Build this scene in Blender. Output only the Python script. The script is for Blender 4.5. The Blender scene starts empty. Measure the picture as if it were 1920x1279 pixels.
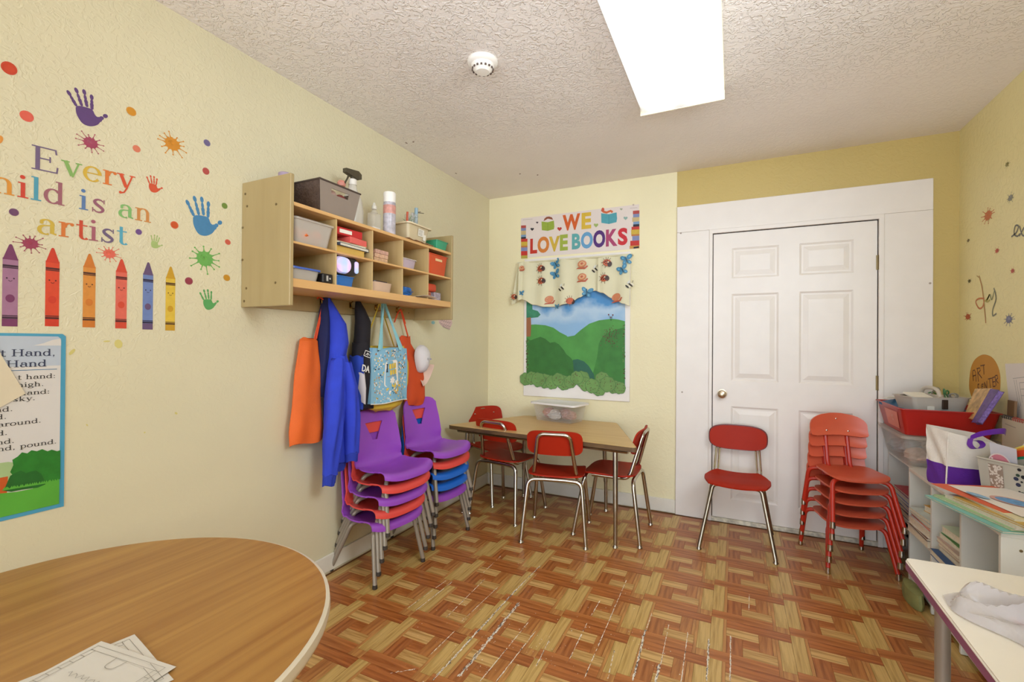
import bpy, bmesh, math, random
from mathutils import Vector, Matrix
random.seed(7)
C = bpy.context.scene.collection
PI = math.pi
def srgb(h):
    h = h.lstrip('#'); o = []
    for i in (0, 2, 4):
        c = int(h[i:i+2], 16)/255
        o.append(c/12.92 if c <= .04045 else ((c+.055)/1.055)**2.4)
    return (o[0], o[1], o[2], 1)

# ---------------------------------------------------------------- camera
CF, CX, CY, CH, YAW, PIT, ROL = 865.314, 1.9341, -3.5451, 1.2262, .448271, .005, .0077155
Fw = Vector((-math.sin(YAW)*math.cos(PIT), math.cos(YAW)*math.cos(PIT), math.sin(PIT)))
Rt = Vector((math.cos(YAW), math.sin(YAW), 0)); Up = Rt.cross(Fw)
Rr = math.cos(ROL)*Rt + math.sin(ROL)*Up; Uu = -math.sin(ROL)*Rt + math.cos(ROL)*Up
cam = bpy.data.cameras.new('camera'); cam.lens = CF/1920*36; cam.sensor_width = 36
cam.clip_start = .05
camo = bpy.data.objects.new('camera', cam); C.objects.link(camo)
M3 = Matrix((Rr, Uu, -Fw)).transposed()
camo.matrix_world = Matrix.Translation((CX, CY, CH)) @ M3.to_4x4()
bpy.context.scene.camera = camo
CAM = Vector((CX, CY, CH))
def at(px, py, ax, val):
    """survey point: where the sight line of a photo pixel meets a real plane of the room"""
    d = Fw + (px-960)/CF*Rr - (py-639.5)/CF*Uu
    i = 'xyz'.index(ax); t = (val-CAM[i])/d[i]
    return CAM + t*d

# ---------------------------------------------------------------- world, exposure
sc = bpy.context.scene
sc.view_settings.view_transform = 'Standard'; sc.view_settings.look = 'None'
sc.view_settings.gamma = 1; sc.view_settings.use_curve_mapping = False
sc.view_settings.exposure = 0.02
w = bpy.data.worlds.new('world'); sc.world = w; w.use_nodes = True
bg = w.node_tree.nodes['Background']; bg.inputs[0].default_value = (.86, .98, 1.12, 1); bg.inputs[1].default_value = 4.4
LAMP = 2.9
def area(name, loc, size, power, rot, col=(.86,.98,1.12), spread=PI):
    l = bpy.data.lights.new(name, 'AREA'); l.shape = 'RECTANGLE'; l.size, l.size_y = size; l.energy = power; l.color = col; l.spread = spread
    o = bpy.data.objects.new(name, l); C.objects.link(o); o.location = loc; o.rotation_euler = rot
area('added_ceiling_fill', (1.9,-3.9,.8), (1.2,.8), 16, (PI-.55,0,0), spread=math.radians(105))  # added area lamp out of view, aimed up to lift the ceiling
fd = Vector((.1,-.6,1.15))-Vector((2.75,-2.75,2.05))
area('added_wall_fill', (2.75,-2.75,2.05), (.7,.7), 14, fd.to_track_quat('-Z','Y').to_euler(), spread=math.radians(110))  # added unseen lamp that brightens the far left wall, not a fixture

# ---------------------------------------------------------------- materials
MATS = {}
def nt_mat(name):
    m = bpy.data.materials.new(name); m.use_nodes = True
    nt = m.node_tree; b = nt.nodes['Principled BSDF']
    return m, nt, b
def mat(name, col, rough=.5, metal=0, bump=0, bscale=60, var=.06, vscale=8, spec=None, trans=0, alpha=1, coat=0, emit=None, es=1):
    if name in MATS: return MATS[name]
    m, nt, b = nt_mat(name)
    c = srgb(col)
    N = nt.nodes; L = nt.links
    tc = N.new('ShaderNodeTexCoord')
    if var:
        n = N.new('ShaderNodeTexNoise'); n.inputs['Scale'].default_value = vscale; n.inputs['Detail'].default_value = 4
        L.new(tc.outputs['Object'], n.inputs['Vector'])
        mr = N.new('ShaderNodeMapRange'); mr.inputs[3].default_value = 1-var; mr.inputs[4].default_value = 1+var
        mr.inputs[1].default_value = .3; mr.inputs[2].default_value = .7
        L.new(n.outputs[0], mr.inputs[0])
        mx = N.new('ShaderNodeVectorMath'); mx.operation = 'MULTIPLY'; mx.inputs[0].default_value = c[:3]
        L.new(mr.outputs[0], mx.inputs[1]); L.new(mx.outputs[0], b.inputs['Base Color'])
    else: b.inputs['Base Color'].default_value = c
    b.inputs['Roughness'].default_value = rough; b.inputs['Metallic'].default_value = metal
    if spec is not None: b.inputs['Specular IOR Level'].default_value = spec
    if trans: b.inputs['Transmission Weight'].default_value = trans; b.inputs['IOR'].default_value = 1.3
    if alpha < 1: b.inputs['Alpha'].default_value = alpha
    if coat: b.inputs['Coat Weight'].default_value = coat; b.inputs['Coat Roughness'].default_value = .1
    if bump:
        n2 = N.new('ShaderNodeTexNoise'); n2.inputs['Scale'].default_value = bscale; n2.inputs['Detail'].default_value = 3
        L.new(tc.outputs['Object'], n2.inputs['Vector'])
        bp = N.new('ShaderNodeBump'); bp.inputs['Strength'].default_value = bump; bp.inputs['Distance'].default_value = .004
        L.new(n2.outputs[0], bp.inputs['Height']); L.new(bp.outputs[0], b.inputs['Normal'])
    if emit:
        b.inputs['Emission Color'].default_value = srgb(emit); b.inputs['Emission Strength'].default_value = es
    MATS[name] = m
    return m
def wood(name, c1, c2, along='y', across=60, length=2.5, rough=.4, bump=.05, off=0, coat=0, contrast=(.35,.65)):
    if name in MATS: return MATS[name]
    m, nt, b = nt_mat(name); N = nt.nodes; L = nt.links
    tc = N.new('ShaderNodeTexCoord'); mp = N.new('ShaderNodeMapping')
    sc3 = {'x': (length, across, across), 'y': (across, length, across), 'z': (across, across, length)}[along]
    mp.inputs['Scale'].default_value = sc3; mp.inputs['Location'].default_value = (off, off*.7, 0)
    L.new(tc.outputs['Object'], mp.inputs[0])
    n = N.new('ShaderNodeTexNoise'); n.inputs['Scale'].default_value = 1; n.inputs['Detail'].default_value = 5; n.inputs['Distortion'].default_value = .6
    L.new(mp.outputs[0], n.inputs['Vector'])
    r = N.new('ShaderNodeValToRGB'); r.color_ramp.elements[0].color = srgb(c1); r.color_ramp.elements[1].color = srgb(c2)
    r.color_ramp.elements[0].position = contrast[0]; r.color_ramp.elements[1].position = contrast[1]
    L.new(n.outputs[0], r.inputs[0]); L.new(r.outputs[0], b.inputs['Base Color'])
    b.inputs['Roughness'].default_value = rough
    if coat: b.inputs['Coat Weight'].default_value = coat
    bp = N.new('ShaderNodeBump'); bp.inputs['Strength'].default_value = bump; bp.inputs['Distance'].default_value = .002
    L.new(n.outputs[0], bp.inputs['Height']); L.new(bp.outputs[0], b.inputs['Normal'])
    MATS[name] = m; return m
def plaster(name, col, rough, strength, dist, scale, zlo=None, zhi=None, ax='z', edge=None):
    """knock-down plaster: flattened blobs; strength fades where the trowel left it smoother"""
    m, nt, b = nt_mat(name); N = nt.nodes; L = nt.links
    tc = N.new('ShaderNodeTexCoord')
    nz = N.new('ShaderNodeTexNoise'); nz.inputs['Scale'].default_value = 1.3; nz.inputs['Detail'].default_value = 3
    L.new(tc.outputs['Object'], nz.inputs['Vector'])
    mr = N.new('ShaderNodeMapRange'); mr.inputs[1].default_value = .3; mr.inputs[2].default_value = .7
    mr.inputs[3].default_value = .95; mr.inputs[4].default_value = 1.04; L.new(nz.outputs[0], mr.inputs[0])
    mx = N.new('ShaderNodeVectorMath'); mx.operation = 'MULTIPLY'; mx.inputs[0].default_value = srgb(col)[:3]
    L.new(mr.outputs[0], mx.inputs[1]); L.new(mx.outputs[0], b.inputs['Base Color'])
    b.inputs['Roughness'].default_value = rough
    w1 = N.new('ShaderNodeTexNoise'); w1.inputs['Scale'].default_value = scale; w1.inputs['Detail'].default_value = 2; w1.inputs['Distortion'].default_value = 1.6
    L.new(tc.outputs['Object'], w1.inputs['Vector'])
    r = N.new('ShaderNodeMapRange'); r.inputs[1].default_value = .47; r.inputs[2].default_value = .56; r.interpolation_type = 'SMOOTHSTEP'
    L.new(w1.outputs[0], r.inputs[0])
    w2 = N.new('ShaderNodeTexNoise'); w2.inputs['Scale'].default_value = scale*4; w2.inputs['Detail'].default_value = 2
    L.new(tc.outputs['Object'], w2.inputs['Vector'])
    ad = N.new('ShaderNodeMath'); ad.operation = 'MULTIPLY_ADD'; ad.inputs[1].default_value = .25
    L.new(w2.outputs[0], ad.inputs[0]); L.new(r.outputs[0], ad.inputs[2])
    h = ad.outputs[0]
    if zlo is not None:
        sx = N.new('ShaderNodeSeparateXYZ'); L.new(tc.outputs['Object'], sx.inputs[0])
        f = N.new('ShaderNodeMapRange'); f.inputs[1].default_value = zlo; f.inputs[2].default_value = zhi; f.inputs[3].default_value = .12
        L.new(sx.outputs[{'x':0,'y':1,'z':2}[ax]], f.inputs[0])
        mm = N.new('ShaderNodeMath'); mm.operation = 'MULTIPLY'; L.new(h, mm.inputs[0]); L.new(f.outputs[0], mm.inputs[1]); h = mm.outputs[0]
    bp = N.new('ShaderNodeBump'); bp.inputs['Strength'].default_value = strength; bp.inputs['Distance'].default_value = dist
    L.new(h, bp.inputs['Height']); L.new(bp.outputs[0], b.inputs['Normal'])
    MATS[name] = m; return m

# ---------------------------------------------------------------- mesh helpers
def xf(loc=(0,0,0), rz=0, rx=0, ry=0):
    return Matrix.Translation(loc) @ Matrix.Rotation(rz,4,'Z') @ Matrix.Rotation(ry,4,'Y') @ Matrix.Rotation(rx,4,'X')
class MB:
    def __init__(s): s.bm = bmesh.new(); s.mi = 0; s.M = Matrix()
    def _fin(s, faces):
        for f in faces: f.material_index = s.mi
    def box(s, a, b, bev=0, M=None, seg=2):
        (x0,y0,z0),(x1,y1,z1) = a, b
        vs = [s.bm.verts.new(((M or Matrix()) @ Vector(p))) for p in
              [(x0,y0,z0),(x1,y0,z0),(x1,y1,z0),(x0,y1,z0),(x0,y0,z1),(x1,y0,z1),(x1,y1,z1),(x0,y1,z1)]]
        fs = [s.bm.faces.new([vs[i] for i in q]) for q in [(0,3,2,1),(4,5,6,7),(0,1,5,4),(1,2,6,5),(2,3,7,6),(3,0,4,7)]]
        s._fin(fs)
        if bev:
            ed = list({e for f in fs for e in f.edges})
            r = bmesh.ops.bevel(s.bm, geom=ed, offset=bev, segments=seg, affect='EDGES', profile=.5)
            s._fin(r['faces'])
        return s
    def ring(s, pts): return [s.bm.verts.new(p) for p in pts]
    def bridge(s, r0, r1, closed=True):
        n = len(r0); fs = []
        for i in range(n if closed else n-1):
            j = (i+1) % n
            try: fs.append(s.bm.faces.new([r0[i], r0[j], r1[j], r1[i]]))
            except ValueError: pass
        s._fin(fs); return fs
    def cap(s, r, flip=False):
        try:
            f = s.bm.faces.new(r[::-1] if flip else r); s._fin([f])
        except ValueError: pass
    def loft(s, rings, caps=True):
        R = [s.ring(r) for r in rings]
        for a, b in zip(R, R[1:]): s.bridge(a, b)
        if caps: s.cap(R[0], True); s.cap(R[-1])
        return s
    def tube(s, pts, r, n=10, caps=True, closed=False):
        pts = [Vector(p) for p in pts]; N = len(pts)
        rs = r if isinstance(r, (list, tuple)) else [r]*N
        up = None; rings = []
        for i, p in enumerate(pts):
            if closed: t = pts[(i+1)%N]-pts[i-1]
            elif i == 0: t = pts[1]-pts[0]
            elif i == N-1: t = pts[-1]-pts[-2]
            else: t = (pts[i+1]-p).normalized()+(p-pts[i-1]).normalized()
            t.normalize()
            if up is None: up = Vector((0,0,1)) if abs(t.z) < .9 else Vector((1,0,0))
            a = t.cross(up)
            if a.length < 1e-5: a = t.orthogonal()
            a.normalize(); up = a.cross(t).normalized()
            rings.append([p+rs[i]*(math.cos(2*PI*k/n)*a+math.sin(2*PI*k/n)*up) for k in range(n)])
        R = [s.ring(q) for q in rings]
        for a, b in zip(R, R[1:]): s.bridge(a, b)
        if closed: s.bridge(R[-1], R[0])
        elif caps: s.cap(R[0], True); s.cap(R[-1])
        return s
    def lathe(s, prof, loc=(0,0,0), n=20, M=None):
        rings = []
        for r, z in prof:
            rings.append([(M or Matrix()) @ (Vector(loc)+Vector((r*math.cos(2*PI*k/n), r*math.sin(2*PI*k/n), z))) for k in range(n)])
        return s.loft(rings)
    def grid(s, fn, nu, nv, thick=0, skip=None):
        V = [[s.bm.verts.new(fn(i/nu, j/nv)) for i in range(nu+1)] for j in range(nv+1)]
        fs = []
        for j in range(nv):
            for i in range(nu):
                if skip and skip(i, j): continue
                fs.append(s.bm.faces.new([V[j][i], V[j][i+1], V[j+1][i+1], V[j+1][i]]))
        s._fin(fs)
        if thick:
            before = set(s.bm.faces)
            s.bm.normal_update()
            bmesh.ops.solidify(s.bm, geom=fs, thickness=thick)
            for f in s.bm.faces:
                if f not in before: f.material_index = s.mi
        return s
    def poly(s, pts, thick=0, d=(0,0,1)):
        a = s.ring(pts); s.cap(a)
        if thick:
            dd = Vector(d)*thick
            b = s.ring([Vector(p)+dd for p in pts]); s.cap(b, True); s.bridge(b, a)
        return s
    def build(s, name, mats, parent=None, smooth=False, kind=None, label=None, loc=None, auto=None):
        if not isinstance(mats, (list, tuple)): mats = [mats]
        bmesh.ops.remove_doubles(s.bm, verts=s.bm.verts[:], dist=1e-6)
        bmesh.ops.recalc_face_normals(s.bm, faces=s.bm.faces[:])
        me = bpy.data.meshes.new(name); s.bm.to_mesh(me); s.bm.free()
        for m in mats: me.materials.append(m)
        if smooth:
            for p in me.polygons: p.use_smooth = True
            try: me.set_sharp_from_angle(angle=math.radians(auto or 40))
            except Exception: pass
        o = bpy.data.objects.new(name, me); C.objects.link(o)
        if parent: o.parent = parent
        if loc: o.location = loc
        if kind: o['kind'] = kind
        if label: o['label'] = label
        return o
def tag(o, label, cat, group=None):
    o['label'] = label; o['category'] = cat
    if group: o['group'] = group
    return o
def thing(name, label, cat, loc=(0,0,0), rz=0, group=None):
    o = bpy.data.objects.new(name, None); C.objects.link(o); o.empty_display_size = .1
    o.location = loc; o.rotation_euler = (0,0,rz)
    return tag(o, label, cat, group)
def kids(o): return [c for c in bpy.data.objects if c.parent == o]
KIDS = {}
def dup(o, loc=None, rz=None, label=None, group=None, parent=None, swap=None):
    c = o.copy(); C.objects.link(c)
    if parent: c.parent = parent
    if loc is not None: c.location = loc
    if rz is not None: c.rotation_euler = (0,0,rz)
    if label: c['label'] = label
    if group: c['group'] = group
    for ch in kids(o): dup(ch, parent=c, swap=swap)
    if swap and c.type == 'MESH' and c.data.materials:
        for i, m in enumerate(c.data.materials):
            if m and m.name in swap:
                c.material_slots[i].link = 'OBJECT'; c.material_slots[i].material = swap[m.name]
    return c
def arc(pts, r=.03, n=5):
    """round the inner corners of a polyline"""
    P = [Vector(p) for p in pts]; o = [P[0]]
    for i in range(1, len(P)-1):
        a = (P[i-1]-P[i]); b = (P[i+1]-P[i]); rr = min(r, a.length*.48, b.length*.48)
        A = P[i]+a.normalized()*rr; B = P[i]+b.normalized()*rr
        for k in range(n+1):
            t = k/n; o.append((1-t)**2*A+2*t*(1-t)*P[i]+t*t*B)
    o.append(P[-1]); return o
def rrect(w, h, r, n=5, cx=0, cy=0):
    o = []
    for (sx, sy, a0) in ((1,1,0),(-1,1,90),(-1,-1,180),(1,-1,270)):
        for k in range(n+1):
            a = math.radians(a0+90*k/n); o.append((cx+sx*(w/2-r)+r*math.cos(a), cy+sy*(h/2-r)+r*math.sin(a)))
    return o
def ell(cx, cy, rx, ry, n=20, rot=0):
    c, s_ = math.cos(rot), math.sin(rot)
    return [(cx+rx*math.cos(2*PI*k/n)*c-ry*math.sin(2*PI*k/n)*s_, cy+rx*math.cos(2*PI*k/n)*s_+ry*math.sin(2*PI*k/n)*c) for k in range(n)]
class Art:
    """flat printed or painted shapes laid on a surface given by map M(u,v,layer height)"""
    def __init__(s, M, h0=.0006, dh=.00025): s.M = M; s.b = MB(); s.mats = []; s.h = h0; s.dh = dh; s.k = 0
    def add(s, pts, m, lay=0):
        if m not in s.mats: s.mats.append(m)
        s.b.mi = s.mats.index(m)
        s.k = (s.k+1) % 70; e = s.k*3e-6
        s.b.poly([s.M(u, v, s.h+lay*s.dh+e) for u, v in pts]); return s
    def line(s, pts, w, m, lay=1):
        """ribbon stroke"""
        P = [Vector((p[0], p[1])) for p in pts]
        if m not in s.mats: s.mats.append(m)
        s.b.mi = s.mats.index(m)
        ws = w if isinstance(w, (list, tuple)) else [w]*len(P)
        Lf, Rg = [], []; s.k = (s.k+1) % 70; e = s.k*3e-6
        for i, p in enumerate(P):
            t = (P[min(i+1,len(P)-1)]-P[max(i-1,0)])
            if t.length < 1e-9: t = Vector((1,0))
            t.normalize(); nn = Vector((-t.y, t.x))*ws[i]/2
            Lf.append(p+nn); Rg.append(p-nn)
        for i in range(len(P)-1):
            s.b.poly([s.M(q.x, q.y, s.h+lay*s.dh+e) for q in (Rg[i], Rg[i+1], Lf[i+1], Lf[i])])
        return s
    def build(s, name, parent=None, **k):
        return s.b.build(name, s.mats, parent, **k)
def bez(p, n=8):
    """Catmull-Rom through points"""
    P = [Vector(q) for q in p]; o = []
    for i in range(len(P)-1):
        a = P[max(i-1,0)]; b = P[i]; c = P[i+1]; d = P[min(i+2,len(P)-1)]
        for k in range(n):
            t = k/n
            o.append(.5*((2*b)+(c-a)*t+(2*a-5*b+4*c-d)*t*t+(3*b-a-3*c+d)*t**3))
    o.append(P[-1]); return [tuple(q) for q in o]

# ---------------------------------------------------------------- serif lettering (stroke glyphs, unit = cap height ~ .7)
def _arc(cx, cy, rx, ry, a0, a1, n=14):
    return [(cx+rx*math.cos(math.radians(a0+(a1-a0)*k/n)), cy+ry*math.sin(math.radians(a0+(a1-a0)*k/n))) for k in range(n+1)]
def _wa(a0, a1, T, t, n=14):
    return [t+(T-t)*abs(math.cos(math.radians(a0+(a1-a0)*k/n)))**1.3 for k in range(n+1)]
def glyph(ch, T=.1, t=.035):
    S = []
    def st(x, y0, y1, w=T): S.append(([(x,y0),(x,y1)], w))
    def sf(x, y, w=.2): S.append(([(x-w/2,y),(x+w/2,y)], t))
    def ar(cx, cy, rx, ry, a0, a1): S.append((_arc(cx,cy,rx,ry,a0,a1), _wa(a0,a1,T,t)))
    def li(x0,y0,x1,y1,w): S.append(([(x0,y0),(x1,y1)], w))
    X = .46; h = t/2; adv = .5
    if ch == 'E':
        st(.13,0,.7); sf(.1,h,.2); sf(.1,.7-h,.2); li(.1,h,.55,h,t); li(.1,.7-h,.52,.7-h,t); li(.1,.36,.4,.36,t)
        li(.55,0,.57,.18,.04); li(.52,.7,.54,.55,.04); li(.4,.28,.4,.45,.035); adv = .64
    elif ch == 'H':
        st(.14,0,.7); st(.56,0,.7); li(.14,.36,.56,.36,t)
        for x in (.14,.56):
            sf(x,h,.26); sf(x,.7-h,.26)
        adv = .72
    elif ch == 'C':
        ar(.36,.35,.29,.34,50,310); li(.55,.5,.56,.7,.04); adv = .66
    elif ch == 'R':
        st(.14,0,.7); sf(.14,h,.26); sf(.1,.7-h,.2); li(.14,.7-h,.32,.7-h,t); li(.14,.36,.32,.36,t); ar(.32,.53,.17,.165,-90,90); li(.3,.36,.55,.02,T*.9); sf(.56,h,.14); adv = .66
    elif ch == 'L':
        st(.14,0,.7); sf(.14,h,.26); sf(.14,.7-h,.26); li(.14,h,.52,h,t); li(.53,0,.54,.2,.04); adv = .6
    elif ch == 'v':
        li(.1,X,.26,.03,T); li(.42,X,.27,0,t*1.3); sf(.1,X-h,.2); sf(.42,X-h,.16); adv = .5
    elif ch == 'w':
        li(.09,X,.22,.03,T); li(.34,X,.23,0,t*1.3); li(.34,X,.46,.03,T); li(.6,X,.48,0,t*1.3); sf(.09,X-h,.18); sf(.34,X-h,.16); sf(.6,X-h,.14); adv = .68
    elif ch == 'e':
        ar(.25,.23,.19,.225,0,320); li(.07,.25,.44,.25,t); adv = .48
    elif ch == 'c':
        ar(.25,.23,.19,.225,50,320); S.append((ell(.37,.37,.04,.04,8),'f')); adv = .46
    elif ch == 'r':
        st(.14,0,X); sf(.15,h,.24); sf(.09,X-h,.12); ar(.3,.3,.13,.14,70,180); S.append((ell(.35,.41,.05,.05,10),'f')); adv = .4
    elif ch == 'y':
        li(.1,X,.26,.03,T); S.append(([(.43,X),(.27,0),(.2,-.14),(.1,-.18)], t*1.3)); sf(.1,X-h,.2); sf(.43,X-h,.16); S.append((ell(.1,-.16,.045,.045,10),'f')); adv = .5
    elif ch in 'hn':
        st(.13,0,.72 if ch=='h' else X); sf(.13,h,.22); sf(.08,(.72 if ch=='h' else X)-h,.12)
        ar(.27,.3,.14,.155,0,150); st(.41,0,.31); sf(.41,h,.22); adv = .55
    elif ch == 'm':
        st(.13,0,X); sf(.13,h,.22); sf(.08,X-h,.12); ar(.25,.3,.12,.155,0,150); st(.37,0,.31); sf(.37,h,.2); ar(.49,.3,.12,.155,0,150); st(.61,0,.31); sf(.61,h,.22); adv = .75
    elif ch == 'u':
        st(.13,.15,X); sf(.08,X-h,.12); ar(.26,.16,.13,.155,180,340); st(.41,0,X); sf(.36,X-h,.12); sf(.45,h,.12); adv = .55
    elif ch == 'i':
        st(.13,0,X); sf(.13,h,.24); sf(.08,X-h,.12); S.append((ell(.12,.62,.06,.06,12),'f')); adv = .27
    elif ch == 'l':
        st(.13,0,.72); sf(.13,h,.24); sf(.08,.72-h,.12); adv = .27
    elif ch == 'd':
        ar(.23,.23,.17,.22,40,320); st(.4,0,.72); sf(.35,.72-h,.12); sf(.45,h,.12); adv = .54
    elif ch == 'b':
        st(.13,0,.72); sf(.08,.72-h,.12); ar(.27,.23,.17,.22,-140,140); adv = .5
    elif ch == 'p':
        st(.13,-.2,X); sf(.13,-.2+h,.24); sf(.08,X-h,.12); ar(.27,.23,.17,.22,-140,140); adv = .52
    elif ch == 's':
        S.append((bez([(.36,.38),(.3,.43),(.2,.43),(.13,.36),(.17,.28),(.28,.2),(.36,.12),(.3,.03),(.18,.02),(.1,.09)],4), 's')); li(.385,.32,.385,X,.03); li(.08,0,.08,.15,.03); adv = .44
    elif ch == 'a':
        st(.37,.04,.32); ar(.24,.3,.14,.15,0,150); S.append((ell(.13,.35,.045,.045,10),'f')); ar(.22,.14,.14,.13,90,300); li(.22,.27,.37,.29,t); li(.37,.06,.47,.03,t*1.4); adv = .49
    elif ch == 't':
        st(.17,.1,.6,T*.9); li(.05,X-h,.33,X-h,t); ar(.26,.12,.09,.11,180,320); adv = .36
    elif ch == 'k':
        st(.13,0,.72); sf(.13,h,.22); sf(.08,.72-h,.12); li(.17,.2,.4,.44,t); li(.22,.26,.42,.02,T); sf(.44,h,.18); sf(.4,X-h,.16); adv = .54
    elif ch == 'o':
        ar(.25,.23,.19,.22,0,360); adv = .5
    elif ch == 'g':
        ar(.22,.3,.14,.15,0,360); ar(.24,-.07,.18,.11,0,360); li(.13,.16,.12,.05,t*1.3); li(.34,.4,.44,.44,t*1.3); li(.12,.05,.34,.03,T*.8); adv = .48
    elif ch == ',': S.append((ell(.12,.05,.055,.055,10),'f')); li(.15,.03,.09,-.12,t); adv = .26
    elif ch == '.': S.append((ell(.12,.055,.055,.055,10),'f')); adv = .26
    elif ch in ':;': S.append((ell(.12,.055,.055,.055,10),'f')); S.append((ell(.12,.38,.055,.055,10),'f')); adv = .26
    else: adv = .28
    return S, adv
def write(art, text, u, v, size, mats, lay=2, dirn=1, slope=0, T=.1, t=.035, xs=1, track=0, right=False):
    if right:
        u -= sum(glyph(c)[1]*size*xs+track for c in text)*dirn
    k = 0
    for ch in text:
        S, adv = glyph(ch, T, t)
        m = mats[k % len(mats)] if isinstance(mats, list) else mats
        if ch != ' ': k += 1
        for pts, wd in S:
            q = [(u+dirn*x*size*xs, v+y*size+slope*(x*size*xs)) for x, y in pts]
            if wd == 'f': art.add(q, m, lay)
            elif wd == 's':
                n = len(q); art.line(q, [size*(t+(T-t)*math.sin(PI*i/(n-1))**2) for i in range(n)], m, lay)
            elif isinstance(wd, list): art.line(q, [x*size for x in wd], m, lay)
            else: art.line(q, wd*size, m, lay)
        u += dirn*(adv*size*xs+track); v += slope*adv*size*xs
    return u
def font_text(name, text, size, m, parent, M, bold=0, align='LEFT', sx=1, label=None, thick=0.0004):
    cu = bpy.data.curves.new(name, 'FONT'); cu.body = text; cu.size = size; cu.offset = bold; cu.extrude = thick
    cu.align_x = align; cu.resolution_u = 4
    o = bpy.data.objects.new(name, cu)
    C.objects.link(o); dg = bpy.context.evaluated_depsgraph_get()
    me = bpy.data.meshes.new_from_object(o.evaluated_get(dg)); bpy.data.objects.remove(o); bpy.data.curves.remove(cu)
    me.transform(Matrix.Diagonal((sx,1,1,1)).to_4x4()); me.transform(M); me.materials.clear(); me.materials.append(m); me.name = name
    o = bpy.data.objects.new(name, me); C.objects.link(o)
    if parent: o.parent = parent
    if label: o['label'] = label
    return o
# ================================================================ the room
W, H, YF = 3.113, 2.485, -6.4
m_wall = plaster('wall_yellow', '#dbd1b0', .42, .22, .005, 34, .9, 1.7)
m_wallb = plaster('wall_yellow_back', '#efe4bc', .5, .15, .004, 22)
m_wall2 = plaster('wall_yellow_deep', '#c8b06c', .5, .15, .004, 22)
m_wallr = plaster('wall_yellow_right', '#efe2a8', .5, .2, .004, 22)
m_ceil = plaster('ceiling_texture', '#f1e8e0', .6, .6, .008, 31, -.75, -1.35, 'y')
m_white = mat('white_trim_paint', '#eee6de', .35, var=.02, bump=.1, bscale=12)
m_base = mat('baseboard_paint', '#e6e0d2', .4, var=.05)
m_grime = mat('worn_threshold_paint', '#d8d0bc', .6, var=.35, vscale=30)
m_gap = mat('gap_shade', '#4a4038', .8, var=0)
b = MB(); b.box((-.1,YF,-.05),(0,.1,H+.05)); b.build('wall_left', m_wall, kind='structure')
b = MB(); b.mi = 0; b.box((0,0,-.05),(1.555,.1,H+.05)); b.mi = 1; b.box((1.555,0,-.05),(W,.1,H+.05))
b.build('wall_back', [m_wallb, m_wall2], kind='structure')
b = MB(); b.box((W,YF,-.05),(W+.1,.1,H+.05)); b.build('wall_right', m_wallr, kind='structure')
b = MB(); b.box((0,YF,H),(W,0,H+.05)); b.build('ceiling', m_ceil, kind='structure')
fl = MB(); fl.box((-.1,YF,-.06),(W+.1,.1,-.0025)); fl = fl.build('floor', mat('floor_underlay', '#7a4a22', .5), kind='structure')
# ---- parquet-print tiles, five-by-five weave of nine planks each
S = .305; U = S/5
wl_v = wood('oak_light_v', '#ab8644', '#cfab68', 'y', 75, 5, .32, .03)
wl_h = wood('oak_light_h', '#a67a3c', '#d4aa6c', 'x', 90, 5, .32, .03, 3)
wd_v = wood('oak_dark_v', '#8f4f22', '#b6723c', 'y', 60, 5, .32, .03, 7)
wd_h = wood('oak_dark_h', '#8a481c', '#b87038', 'x', 60, 4, .32, .03, 9)
wm_v = wood('oak_mid_v', '#9a5c2a', '#bf8044', 'y', 60, 5, .32, .03, 11)
wm_h = wood('oak_mid_h', '#995624', '#bd7840', 'x', 60, 4, .32, .03, 15)
wt_v = wood('oak_tan_v', '#a66c38', '#c68f50', 'y', 70, 5, .32, .03, 19)
tm = [wl_v, wl_h, wd_v, wd_h, wm_v, wm_h, wt_v]
planks = [(0,0,.8,4,0),(.8,0,1,4,6),(1,0,5,1,3),(1,1,3,2,1),(1,2,2,4,2),(2,2,3,3,5),(3,1,3.8,3,4),(3.8,1,4,3,6),(2,3,4,4,1),(4,1,4.2,5,6),(4.2,1,5,4.3,0),(4.2,4.3,5,5,6),(0,4,4,5,5)]
t = MB()
for x0,v0,x1,v1,mi in planks:
    t.mi = mi; g = .00035
    t.box((x0*U+g, -v1*U+g, -.003), (x1*U-g, -v0*U-g, 0), .0003, seg=1)
tile = t.build('tile', tm, fl)
first = True
x0 = 2.155-7*S; y0 = -.959+3*S
for j in range(21):
    for i in range(10):
        o = tile if first else tile.copy()
        if not first: C.objects.link(o)
        first = False
        o.location = (x0+i*S, y0-j*S, random.uniform(-.0002,.0002))
# ---- worn scuffs along the tile joints
m_sc = mat('scuffed_vinyl_core', '#e8dccb', .7, var=.2, vscale=90)
m_scd = mat('scuffed_vinyl_dirt', '#5f5a56', .8, var=.2)
sb = MB()
def scuff(p, q, wd, dens, dark=.15):
    A = at(*p, 'z', 0); B = at(*q, 'z', 0); n = int((A-B).length*dens*1.7)
    for k in range(n):
        f = random.random(); c = A.lerp(B, f)
        c.x += random.gauss(0, wd*.4); L = random.uniform(.004,.028); ww = random.uniform(.001, .0042)*(1+wd*60)
        pts = []
        dirv = (B-A).normalized(); nn = Vector((-dirv.y, dirv.x, 0))
        for a in range(7):
            an = 2*PI*a/7; pts.append(c+dirv*L/2*math.cos(an)*random.uniform(.6,1)+nn*ww/2*math.sin(an)*random.uniform(.5,1.2)+Vector((0,0,.0006+random.random()*.0003)))
        sb.mi = 1 if random.random() < dark else 0
        sb.poly(pts)
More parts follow.
